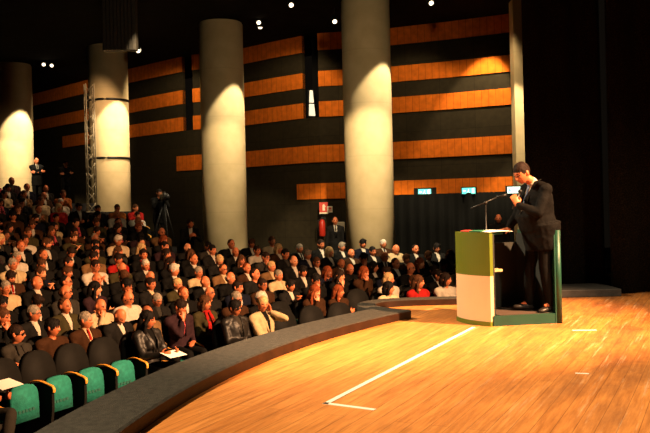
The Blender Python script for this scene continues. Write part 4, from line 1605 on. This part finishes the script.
ROW0 = [22.8, 26.0, 28.5, 31.0, 33.55, 36.15, 44.2, 46.75, 49.6, 52.4, 55.2, 59.5, 62.6, 65.45]
SEATPOS = []                                             # (row, phi, px, py)
for k in range(NROW):
    r = R0 + PITCH * k
    if k == 0:
        phis = ROW0
    else:
        st = math.degrees(0.555 / r)
        phis = [(21.93 if k == 1 else 20.6) + (0.5 * st if k % 2 == 0 else 0.0) + i * st for i in range(200)]
    for ph in phis:
        if ph > 76:
            continue
        p = polar(r, ph, zrow(k, ph) + 1.17)
        px, py = proj(p)
        if k == 0 or (-12 < px < 462 and py > ytop(px)):
            if k >= 9 and ph > PHI_SPLIT - 1.2:
                continue
            SEATPOS.append((k, ph, px, py))

# people the photograph shows plainly: head place in the picture and how they look
D = dict
SEEN = [
    (14.6, 325, D(row=1, pose='f turned', hair='short', hc='dark brown', glasses='dark', scarf='grey', col='grey', top='pullover', skin=1)),
    (81, 320.5, D(row=1, pose='lap turned', hair='short', hc='grey', col='brown', shirt='cream', tie='red', skin=1)),
    (54, 318.5, D(row=1, pose='lap turned', hair='full', hc='black', col='brown', top='pullover', skin=0)),
    (115.6, 313.5, D(row=1, pose='looking down', hair='bald', hc='grey', col='charcoal', shirt='white', skin=1)),
    (139.8, 321, D(row=0, pose='f paper', hair='long', hc='black', col='black leather', top='jacket', shirt='black', skin=0)),
    (180.7, 300, D(row=1, pose='chin', hair='full', hc='dark brown', col='purple', shirt='pink', skin=0)),
    (203.3, 299.5, D(row=1, pose='f lap', hair='bob', hc='brown', col='olive', scarf='red', shirt='black', skin=1)),
    (235, 303, D(row=0, pose='lap', hair='full', hc='black', col='black leather', glasses='dark', shirt='grey', skin=0)),
    (264.5, 303, D(row=0, pose='cheek', hair='short', hc='blond', col='beige', shirt='black', skin=1)),
    (23.5, 311, D(row=2, pose='lap turned', hair='short', hc='grey', col='charcoal', glasses='clear', shirt='white', skin=0)),
    (6, 308, D(row=2, pose='chin', hair='short', hc='brown', col='black', skin=0)),
    (51, 307, D(pose='lap', hair='receding', hc='brown', col='olive', skin=0)),
    (56, 299, D(pose='lap turned', hair='fringe', hc='brown', col='grey', glasses='clear', skin=1)),
    (36.6, 290.6, D(pose='lap turned', hair='bald', hc='grey', col='black', skin=1)),
    (85.8, 304, D(row=2, pose='chin', hair='bald', hc='grey', top='pullover', col='cream', skin=1)),
    (230.7, 291.5, D(row=2, pose='lap turned', hair='short', hc='dark brown', col='navy', skin=0)),
    (247, 284, D(row=2, pose='lap', hair='short', hc='dark brown', col='brown', glasses='clear', shirt='white', skin=0)),
    (277, 284.5, D(row=2, pose='clasp', hair='full', hc='black', col='charcoal', shirt='white', skin=0)),
    (298, 279.5, D(pose='lap', hair='full', hc='black', col='black', shirt='white', skin=0)),
    (60, 269, D(pose='lap turned', hair='short', hc='dark brown', col='black', shirt='white', tie='black', skin=1)),
    (45.7, 269, D(pose='lap', hair='full', hc='brown', col='charcoal', beard=True, shirt='white', skin=0)),
    (5, 294, D(pose='lap', hair='short', hc='grey', col='beige', top='pullover', skin=1)),
    (12.7, 290, D(pose='lap', hair='full', hc='black', col='black', skin=3)),
    (28, 297, D(pose='looking down', hair='full', hc='dark brown', col='black', skin=0)),
    (27, 257, D(pose='lap', hair='short', hc='grey', col='white', top='pullover', skin=1)),
    (40.6, 258, D(pose='lap', hair='receding', hc='brown', col='black', skin=1)),
    (12.7, 266, D(pose='crossed', hair='short', hc='grey', col='beige', shirt='beige', skin=0)),
    (26, 240, D(pose='lap', hair='short', hc='dark brown', col='white', top='pullover', skin=0)),
    (23.5, 226, D(pose='lap', hair='short', hc='brown', col='olive', shirt='olive', skin=0)),
    (42, 226.7, D(pose='lap', hair='full', hc='brown', col='brown', skin=0)),
    (12, 249, D(pose='lap', hair='receding', hc='red', col='black', skin=1)),
    (52, 206, D(pose='lap', hair='short', hc='white', col='white', top='pullover', skin=1)),
    (68, 208, D(pose='f lap', hair='bob', hc='blond', col='red', top='pullover', skin=1)),
    (39, 209, D(pose='lap turned', hair='short', hc='brown', col='cream', top='pullover', skin=1)),
    (29, 211, D(pose='clasp', hair='receding', hc='brown', col='tan', skin=1)),
    (98.5, 275, D(pose='chin', hair='bald', hc='brown', col='black', shirt='white', skin=1)),
    (105.5, 270, D(pose='clasp', hair='short', hc='dark brown', glasses='clear', col='white', top='pullover', skin=1)),
    (84.5, 267, D(pose='lap', hair='full', hc='dark brown', col='tan', shirt='cream', skin=0)),
    (80, 277, D(pose='lap turned', hair='full', hc='brown', col='black', shirt='cream', skin=0)),
    (129, 284.5, D(pose='chin', hair='full', hc='black', glasses='clear', col='black', shirt='white', skin=0)),
    (126.4, 260, D(pose='looking down', hair='fringe', hc='blond', col='olive', shirt='olive', skin=1)),
    (109, 261, D(pose='lap', hair='full', hc='dark brown', col='red', top='pullover', skin=0)),
    (148, 254, D(pose='lap', hair='short', hc='dark brown', col='black', scarf='red', skin=1)),
    (151, 271, D(pose='lap', hair='short', hc='white', col='charcoal', shirt='white', skin=1)),
    (143.6, 287, D(pose='looking down', hair='bald', hc='brown', col='black', shirt='cream', skin=1)),
    (141, 293, D(pose='lap', hair='short', hc='dark brown', col='charcoal', shirt='cream', skin=0)),
    (173, 275.5, D(pose='lap turned', hair='full', hc='white', col='black', skin=1)),
    (197, 278, D(pose='lap turned', hair='bald', hc='brown', col='black', skin=1)),
    (221.7, 276, D(pose='lap', hair='receding', hc='brown', glasses='clear', col='tan', shirt='cream', skin=1)),
    (195.7, 289, D(pose='lap', hair='receding', hc='red', col='black', skin=1)),
    (168.4, 256, D(pose='f lap', hair='long', hc='dark brown', col='black', shirt='red', skin=1)),
    (191, 265, D(pose='lap', hair='receding', hc='brown', col='black', skin=1)),
    (188, 273, D(pose='lap', hair='short', hc='blond', col='olive', skin=1)),
    (183.7, 264, D(pose='f turned', hair='long', hc='dark brown', col='black', top='pullover', skin=1)),
    (213.5, 261.5, D(pose='looking down', hair='short', hc='blond', col='charcoal', skin=1)),
    (194.4, 261.5, D(pose='f lap', hair='bob', hc='brown', col='black', skin=0)),
    (207, 277, D(pose='lap', hair='short', hc='grey', col='beige', top='pullover', skin=0)),
    (223.7, 251, D(pose='clasp', hair='receding', hc='brown', col='black', skin=1)),
    (208.4, 256, D(pose='lap', hair='short', hc='black', col='charcoal', skin=1)),
    (234, 243, D(pose='lap', hair='short', hc='black', col='grey', glasses='clear', skin=0)),
    (250.4, 255.5, D(pose='f lap', hair='short', hc='dark brown', col='white', top='pullover', skin=0)),
    (243.4, 251, D(pose='lap', hair='full', hc='brown', col='black', skin=0)),
    (235, 260, D(pose='lap', hair='bald', hc='brown', col='charcoal', skin=1)),
    (262, 262, D(pose='chin', hair='short', hc='dark brown', glasses='clear', col='grey', skin=1)),
    (270.7, 262, D(pose='lap', hair='short', hc='black', col='black', shirt='grey', skin=0)),
    (286.6, 249, D(pose='lap', hair='short', hc='brown', col='cream', top='pullover', skin=1)),
    (280, 248, D(pose='lap', hair='receding', hc='brown', col='black', skin=1)),
    (301, 246.6, D(pose='lap', hair='full', hc='white', col='charcoal', shirt='white', skin=1)),
    (294, 273, D(pose='lap', hair='bald', hc='white', col='black', shirt='white', skin=2)),
    (279.6, 265.6, D(pose='lap turned', hair='short', hc='blond', col='tan', shirt='beige', skin=1)),
    (285, 270, D(pose='lap', hair='short', hc='grey', col='beige', shirt='cream', skin=1)),
    (296, 255.5, D(pose='f lap', hair='bob', hc='blond', col='brown', skin=1)),
    (301, 259, D(pose='lap', hair='short', hc='grey', col='black', shirt='white', tie='black', skin=0)),
    (258.6, 248.5, D(pose='lap', hair='short', hc='brown', col='black', skin=1)),
    (252, 245, D(pose='lap', hair='receding', hc='dark brown', col='black', skin=0)),
    (264, 249, D(pose='clasp', hair='short', hc='dark brown', col='charcoal', skin=1)),
    (238, 267.5, D(pose='f lap', hair='long', hc='brown', col='black', top='pullover', skin=1)),
    (244, 274.5, D(pose='lap', hair='receding', hc='red', col='brown', skin=1)),
    (314, 272, D(pose='lap', hair='short', hc='brown', glasses='clear', col='black', skin=0)),
    (316, 260, D(pose='f lap', hair='bob', hc='blond', col='charcoal', skin=1)),
    (336.8, 272, D(pose='f chin', hair='long', hc='dark brown', col='black', shirt='white', skin=2)),
    (329, 287, D(pose='f turned', hair='long', hc='red', col='brown', top='pullover', skin=1)),
    (312.7, 286, D(pose='chin', hair='full', hc='black', glasses='clear', col='black', shirt='cream', skin=0)),
    (331.7, 261, D(pose='looking down', hair='bald', hc='brown', col='brown', skin=1)),
    (331.7, 252, D(pose='lap', hair='short', hc='dark brown', col='black', shirt='white', skin=0)),
    (324, 240, D(pose='lap', hair='bald', hc='white', col='cream', shirt='white', tie='navy', skin=1)),
    (356, 261, D(pose='chin', hair='full', hc='black', glasses='dark', col='black', skin=0)),
    (363.5, 258, D(pose='lap', hair='bald', hc='brown', col='brown', skin=1)),
    (373.6, 261, D(pose='f turned', hair='bob', hc='black', col='black', shirt='white', skin=1)),
    (375, 249.5, D(pose='lap', hair='short', hc='black', col='black', shirt='white', skin=0)),
    (356.5, 252, D(pose='lap', hair='full', hc='black', col='navy', skin=0)),
    (302, 262, D(pose='lap', hair='full', hc='grey', col='navy', shirt='white', skin=1)),
    (345.7, 249.5, D(pose='lap', hair='full', hc='grey', col='black', shirt='white', skin=1)),
    (339.4, 246, D(pose='lap', hair='short', hc='black', col='brown', skin=3)),
    (366, 272, D(pose='f chin', hair='bob', hc='red', col='brown', top='pullover', skin=1)),
    (390, 289, D(row=0, pose='f turned', hair='bob', hc='black', col='cream', top='pullover', skin=1)),
    (418.8, 288, D(row=0, pose='f turned', hair='long', hc='brown', col='red', top='pullover', skin=1)),
    (446, 286, D(row=0, pose='f turned', hair='bob', hc='dark brown', col='white', top='pullover', skin=1)),
    (399.7, 270, D(pose='lap', hair='receding', hc='brown', col='black', shirt='white', skin=1)),
    (411, 278, D(pose='lap', hair='short', hc='brown', glasses='clear', col='black', shirt='white', skin=1)),
    (425, 275, D(pose='lap', hair='full', hc='dark brown', col='charcoal', skin=3)),
    (438, 271, D(pose='f turned', hair='short', hc='dark brown', col='black', skin=1)),
    (453, 266, D(pose='f turned', hair='full', hc='black', col='cream', top='pullover', skin=2)),
    (404.5, 264, D(pose='lap', hair='full', hc='brown', col='brown', skin=0)),
    (417, 256, D(pose='lap', hair='receding', hc='dark brown', col='black', skin=1)),
    (440, 256, D(pose='lap', hair='full', hc='black', col='charcoal', skin=3)),
    (423.6, 245, D(pose='lap', hair='full', hc='brown', col='black', skin=3)),
    (437, 245, D(pose='f lap', hair='bob', hc='brown', col='olive', skin=3)),
    (37.5, 186, D(pose='lap', hair='receding', hc='brown', col='navy', skin=1)),
    (54, 188, D(pose='lap', hair='bald', hc='brown', col='charcoal', skin=1)),
    (11.4, 187, D(pose='lap', hair='full', hc='black', col='black', skin=0)),
    (25, 186, D(pose='f lap', hair='short', hc='brown', col='tan', skin=1)),
    (1.3, 187, D(pose='lap', hair='receding', hc='brown', col='pink', top='pullover', skin=1)),
    (62, 195, D(pose='clasp', hair='short', hc='brown', col='orange', top='pullover', skin=1)),
    (117, 204, D(pose='lap', hair='bald', hc='brown', col='white', top='pullover', scarf='pink', skin=1)),
    (110, 211, D(pose='lap', hair='short', hc='brown', col='orange', top='pullover', skin=0)),
    (128, 204, D(pose='clasp', hair='short', hc='dark brown', col='white', top='pullover', skin=1)),
    (140, 206, D(pose='lap', hair='short', hc='brown', col='red', top='pullover', skin=1)),
    (96, 206, D(pose='lap', hair='short', hc='dark brown', col='charcoal', shirt='white', skin=1)),
    (83, 208, D(pose='paper', hair='short', hc='dark brown', col='black', shirt='white', skin=1)),
    (57, 238, D(pose='paper', hair='full', hc='dark brown', col='black', shirt='black', skin=0)),
]
EMPTY_PX = [(0, [1, 2, 3, 4, 8, 9, 10])]
taken = {}
front = [i for i, s in enumerate(SEATPOS) if s[0] == 0]
for i in front:
    if ROW0.index(SEATPOS[i][1]) in EMPTY_PX[0][1]:
        taken[i] = None
taken[front[0]] = D(pose='paper', hair='short', hc='dark brown', col='black', shirt='black', skin=0, trousers='grey')
for i, s in enumerate(SEATPOS):                          # empty second-row seats behind the empty front seats
    if s[0] == 1 and 262 < s[2] < 378 and i not in taken:
        if not (300 < s[2] < 316 or 322 < s[2] < 340):
            taken[i] = None
order = sorted(range(len(SEEN)), key=lambda j: (SEEN[j][2].get('row', 99), -SEEN[j][1]))
for j in order:
    x, y, a = SEEN[j]
    best, bd = None, 1e9
    for i, (k, ph, px, py) in enumerate(SEATPOS):
        if i in taken:
            continue
        if a.get('row', k) != k:
            continue
        d = math.hypot(px - x, (py - y) * (1.25 if 'row' not in a else 0.2))
        if d < bd:
            best, bd = i, d
    if best is not None and bd < 26:
        taken[best] = a
rnd = random.Random(5)
DARKS = ['black', 'black', 'black', 'charcoal', 'charcoal', 'navy', 'brown', 'grey', 'olive', 'black', 'purple', 'brown']
LIGHTS_ = ['beige', 'cream', 'tan', 'tan', 'grey', 'white', 'beige', 'olive', 'red']


def random_person():
    fem = rnd.random() < 0.28
    a = D()
    a['skin'] = rnd.choice([0, 0, 1, 1, 1, 2, 3])
    if fem:
        a['pose'] = rnd.choice(['f lap', 'f chin', 'f turned', 'f turned', 'f paper'])
        a['hair'] = rnd.choice(['bob', 'long', 'long', 'short', 'bob'])
        a['hc'] = rnd.choice(['black', 'dark brown', 'dark brown', 'brown', 'blond', 'red'])
    else:
        a['pose'] = rnd.choice(['lap', 'lap', 'lap turned', 'chin', 'crossed', 'clasp', 'looking down', 'paper'])
        a['hair'] = rnd.choice(['short', 'short', 'full', 'full', 'receding', 'fringe', 'bald'])
        a['hc'] = rnd.choice(['black', 'black', 'dark brown', 'dark brown', 'brown', 'grey', 'white'])
        if rnd.random() < 0.22:
            a['glasses'] = 'clear'
        if rnd.random() < 0.15 and a['hair'] != 'bald':
            a['beard'] = True
    lightc = rnd.random() < 0.16
    a['col'] = rnd.choice(LIGHTS_ if lightc else DARKS)
    a['top'] = 'pullover' if (lightc and rnd.random() < 0.6) or rnd.random() < 0.3 else 'jacket'
    a['shirt'] = rnd.choice(['white', 'white', 'cream', 'grey', 'black', 'beige', 'navy', 'grey', 'black', 'tan'])
    if a['top'] == 'jacket' and not fem and a['shirt'] in ('white', 'cream') and rnd.random() < 0.5:
        a['tie'] = rnd.choice(['black', 'navy', 'red', 'purple'])
    if fem and rnd.random() < 0.25:
        a['scarf'] = rnd.choice(['red', 'pink', 'beige', 'grey', 'purple'])
    return a


for i, s in enumerate(SEATPOS):
    if i not in taken:
        taken[i] = None if rnd.random() < 0.04 else random_person()

ORD = ['front', 'second', 'third', 'fourth', 'fifth', 'sixth', 'seventh', 'eighth', 'ninth', 'tenth', 'eleventh', 'twelfth', 'thirteenth', 'fourteenth', 'fifteenth', 'sixteenth', 'seventeenth', 'eighteenth', 'top']


def zone(px):
    for lim, n in ((35, 'under far column'), (86, 'by lattice tower'), (138, 'under strapped column'), (200, 'under bare wall'), (250, 'under middle column'),
                   (310, 'left of extinguisher'), (345, 'under extinguisher'), (395, 'under big column')):
        if px < lim:
            return n
    return 'before door curtain'


def describe(a):
    fem = a['pose'].startswith('f ')
    h = a.get('hair', 'short')
    hd = {'bald': 'bald', 'fringe': 'balding %s-haired' % a.get('hc', 'dark brown')}.get(h)
    if hd is None:
        ln = 'long ' if h == 'long' else ''
        hd = ln + a.get('hc', 'dark brown').replace('dark brown', 'dark') + '-haired'
    g = a.get('col', 'black') + ' ' + ('jacket' if a.get('top', 'jacket') == 'jacket' else 'top')
    ex = ''
    if a.get('scarf'):
        ex = ' and %s scarf' % a['scarf']
    elif a.get('glasses'):
        ex = ' and dark glasses' if a['glasses'] == 'dark' else ' and glasses'
    elif a.get('beard'):
        ex = ', bearded'
    elif a.get('tie'):
        ex = ' and %s tie' % a['tie']
    elif 'chin' in a['pose']:
        ex = ', chin propped'
    elif a['pose'] == 'looking down':
        ex = ', looking down'
    elif 'crossed' in a['pose'] or a['pose'] == 'f turned':
        ex = ', arms folded'
    elif 'clasp' in a['pose']:
        ex = ', hands clasped'
    return '%s %s in %s%s' % (hd, 'woman' if fem else 'man', g, ex)


used = set()
REC = []
for i in range(len(SEATPOS)):
    k, ph, px, py = SEATPOS[i]
    a = taken[i]
    z = '%s row %s' % (ORD[k], zone(px))
    if a is None:
        REC.append((None, None, z))
        continue
    lab = describe(a) + ', ' + z
    tries = 0
    while lab in used and tries < 60:
        tries += 1
        b = random_person()
        if b['pose'].startswith('f ') == a['pose'].startswith('f ') or tries > 20:
            a = b
            lab = describe(a) + ', ' + z
    used.add(lab)
    REC.append((a, lab, z))

emp_count = {}
for i, (k, ph, px, py) in enumerate(SEATPOS):
    a, lab, z = REC[i]
    r = R0 + PITCH * k
    p = polar(r, ph, zrow(k, ph))
    face = math.atan2(CY - p.y, CX - p.x)                # towards the middle of the stage
    rz = face + PI / 2
    detailed = k <= 2
    if a is None:
        n = emp_count.get(z, 0)
        emp_count[z] = n + 1
        if k == 0:
            names = {1: 'empty teal seat in the front row, nearest the seated legs', 2: 'second empty teal front-row seat from the crossed legs',
                     3: 'third empty teal front-row seat, before the smiling man', 4: 'empty teal front-row seat beside the woman in black reading papers',
                     8: 'empty dark front-row seat next to the man in the beige jacket', 9: 'middle of three empty dark front-row seats past the beige jacket',
                     10: 'empty dark front-row seat closest to the end of the stage edge'}
            lb = names[ROW0.index(ph)]
        else:
            lb = 'empty dark-backed seat%s, %s' % (['', ' second along', ' third along', ' fourth along', ' fifth along'][n], z)
        seat(p, rz, lb, 'theatre seats', True, True)
        continue
    seat(p, rz, 'seat of ' + lab, 'theatre seats', False, detailed)
    jr = math.radians(rnd.uniform(-9, 9))
    # heads incline to the lectern side for the nearest rows
    person(p, rz + (jr if k > 1 else jr * 0.4), a, lab, 'audience in the raked seats', rnd.uniform(0.95, 1.03))
print('seats', len(SEATPOS), 'people', sum(1 for a, _, _ in REC if a))

# white papers held by readers near the front
for i, (k, ph, px, py) in enumerate(SEATPOS):
    a, lab, z = REC[i]
    if a and 'paper' in a['pose'] and k <= 11:
        p = polar(R0 + PITCH * k, ph, zrow(k, ph))
        rz = math.atan2(CY - p.y, CX - p.x) + PI / 2
        Mx = Matrix.Translation(p) @ Matrix.Rotation(rz, 4, 'Z')
        c = Mx @ (V((0, -0.47, 0.80)) if k or px > 60 else V((0.02, -0.44, 0.93)))
        bm = bmesh.new()
        M2 = Matrix.Translation(c) @ Matrix.Rotation(rz, 4, 'Z') @ Matrix.Rotation(math.radians(14), 4, 'X')
        box(bm, -0.148, 0.148, -0.105, 0.105, 0, 0.003, 0, M2)
        tag(obj('paper_sheet', bm, M_PAPER), 'sheet of ' + lab, 'paper', 'papers held in the audience')

# ---- people on their feet
def stand(px, d, z, target, a, label, sc=1.0):
    q = at_d(px, 210, d)
    loc = V((q.x, q.y, floor_z(q.x, q.y) + z))
    rz = math.atan2(target[1] - loc.y, target[0] - loc.x) + PI / 2
    return person(loc, rz, a, label, None, sc), loc


stand(37.5, 28.6, 0, (2, 10), D(pose='stand crossed', hair='bald', hc='brown', col='black', shirt='white', tie='black', skin=1), 'bald man in black suit standing at the top of the rake by the pale column')
stand(66.5, 28.6, 0, (2, 10), D(pose='stand crossed', hair='short', hc='black', col='black', top='pullover', skin=3), 'dark figure in black standing behind the top row, left of the lattice tower', 0.93)
stand(334.5, 22.4, 0, (2, 10), D(pose='stand', hair='receding', hc='black', col='charcoal', shirt='white', tie='black', skin=0), 'man in dark suit standing guard beside the red fire extinguisher')
o_, l_ = stand(159, 23.6, 0, (2, 10), D(pose='stand clasp', hair='short', hc='black', col='black', top='pullover', skin=3), 'camera operator in black standing at a tripod against the bare dark wall')
stand(186, 20.2, 0, (3, 8), D(pose='stand bent', hair='full', hc='dark brown', col='black', top='jacket', shirt='white', skin=0), 'dark-haired person bending forward on their feet below the bare dark wall', 0.95)
stand(498, 21.0, 0, (2.4, 10.5), D(pose='stand', hair='bald', hc='grey', col='black', shirt='black', skin=1), 'bald man in black standing beyond the lectern before the door curtain')
# video camera on its tripod
fw = (V((2, 10, 0)) - V((l_.x, l_.y, 0))).normalized()
o = empty('video_camera', l_ + fw * 0.55, math.atan2(fw.y, fw.x) + PI / 2, 'black video camera on a tripod before the operator by the dark wall', 'video camera')
bm = bmesh.new()
box(bm, -0.08, 0.08, -0.22, 0.20, 1.34, 1.54, bevel=0.02)
box(bm, -0.03, 0.03, -0.10, 0.10, 1.54, 1.60)
obj('camera_body', bm, M_METAL, o)
bm = bmesh.new()
tube(bm, [V((0, -0.22, 1.44)), V((0, -0.34, 1.44)), V((0, -0.38, 1.44))], [0.055, 0.060, 0.075], 16)
obj('lens_barrel', bm, M_METAL, o, True)
bm = bmesh.new()
box(bm, 0.08, 0.10, -0.02, 0.12, 1.46, 1.55)
obj('viewfinder_screen', bm, mat('grey glare screen', (0.35, 0.33, 0.30), rough=0.3), o)
for i in range(3):
    a = 2 * PI * i / 3 + 0.5
    bm = bmesh.new()
    tube(bm, [V((0, 0, 1.34)), V((0.45 * math.cos(a), 0.40 * math.sin(a), 0.01))], [0.024, 0.015], 8)
    obj('leg', bm, M_METAL, o, True)

# ------------------------------------------------------------------ light
def spot(name, loc, target, power, col, size, blend=0.3, soft=0.15):
    ld = bpy.data.lights.new(name, 'SPOT')
    ld.energy = power
    ld.color = col
    ld.spot_size = math.radians(size)
    ld.spot_blend = blend
    ld.shadow_soft_size = soft
    o = bpy.data.objects.new(name, ld)
    o.location = loc
    o.rotation_euler = (V(target) - V(loc)).to_track_quat('-Z', 'Y').to_euler()
    COL.objects.link(o)
    return o


WARM = (1.0, 0.76, 0.47)
AMBER = (1.0, 0.52, 0.24)
spot('stage_key', (-6.0, 12.5, 6.8), (4.6, 7.8, 0), 7600, WARM, 50, 0.6, 0.2)
spot('stage_side', (-5.0, 4.6, 6.9), (0.4, 4.6, 0), 4600, WARM, 66, 0.6, 0.2)
spot('stage_front', (7.5, 0.5, 7.5), (4.2, 7.4, 0.0), 3600, WARM, 56, 0.6, 0.4)
spot('house_front', (8.0, 6.0, 7.0), (-1.2, 11.9, -0.3), 33000, AMBER, 48, 0.75, 0.12)
spot('rake_top', (-5.5, 24.5, 6.9), (-10.0, 25.5, 1.5), 900, (1.0, 0.62, 0.33), 95, 0.6, 0.1)
# two downlights per column: a tight one from the stage side and a wide one from the front
for i, (pa, pb, sa, za, zb, fx, fs) in enumerate(((2600, 4600, 54, 1.6, 2.4, 0.6, 26), (2600, 2200, 50, 1.8, 2.0, 3.6, 26), (1700, 3900, 50, 1.4, 1.2, 2.6, 35), (1500, 7600, 54, 1.4, 0.9, 0.4, 39))):
    c = CPOS[i]
    spot('column_downlight', (c.x + 1.55, c.y - 1.5, 6.9), (c.x + 0.15, c.y - 0.45, za), pa * 0.7, (1.0, 0.80, 0.50), sa, 0.22, 0.05)
    spot('column_flood', (c.x + fx, c.y - 8.0, 6.9), (c.x, c.y - 0.6, zb), pb, (1.0, 0.77, 0.46), fs, 0.3, 0.10)
spot('column_fill', (1.5, 13.0, 6.9), (-3.0, 25.0, 4.5), 650, (1.0, 0.76, 0.45), 84, 0.8, 0.3)
spot('bald_man_fill', (3.7, 14.5, 6.9), (4.54, 20.95, 0.75), 2600, (1.0, 0.62, 0.34), 9, 0.4, 0.05)  # added lamp, only to brighten the bald man beyond the lectern
spot('pilaster_downlight', (4.9, 20.6, 6.9), (5.42, 22.4, 2.6), 2200, (1.0, 0.77, 0.46), 36, 0.4, 0.05)
# wall washers
spot('wall_washer', (5.0, 23.0, 7.1), (4.75, 24.3, 4.4), 1300, (1.0, 0.74, 0.42), 50, 0.5, 0.05)
for x, y, tx, ty, tz, pw, size in ((4.6, 21.2, 4.4, 24.5, 3.2, 340, 70), (2.6, 22.6, 2.6, 25.4, 3.4, 250, 84), (-0.9, 23.5, -1.2, 26.8, 3.8, 380, 86), (-5.2, 26.5, -5.8, 30.0, 3.4, 400, 92), (-9.0, 29.5, -10.5, 34.2, 3.6, 260, 92)):
    spot('wall_washer', (x, y, 6.9), (tx, ty, tz), pw, (1.0, 0.74, 0.42), size, 0.5, 0.15)

w = bpy.data.worlds.new('world')
w.use_nodes = True
w.node_tree.nodes['Background'].inputs['Color'].default_value = (1.0, 0.75, 0.5, 1)
w.node_tree.nodes['Background'].inputs['Strength'].default_value = 0.004
SC.world = w
SC.view_settings.view_transform = 'Standard'
SC.view_settings.look = 'None'
SC.view_settings.exposure = 0.0
SC.view_settings.gamma = 1.0
SC.view_settings.use_curve_mapping = False
SC.cycles.use_denoising = True
SC.cycles.max_bounces = 6
SC.cycles.diffuse_bounces = 3
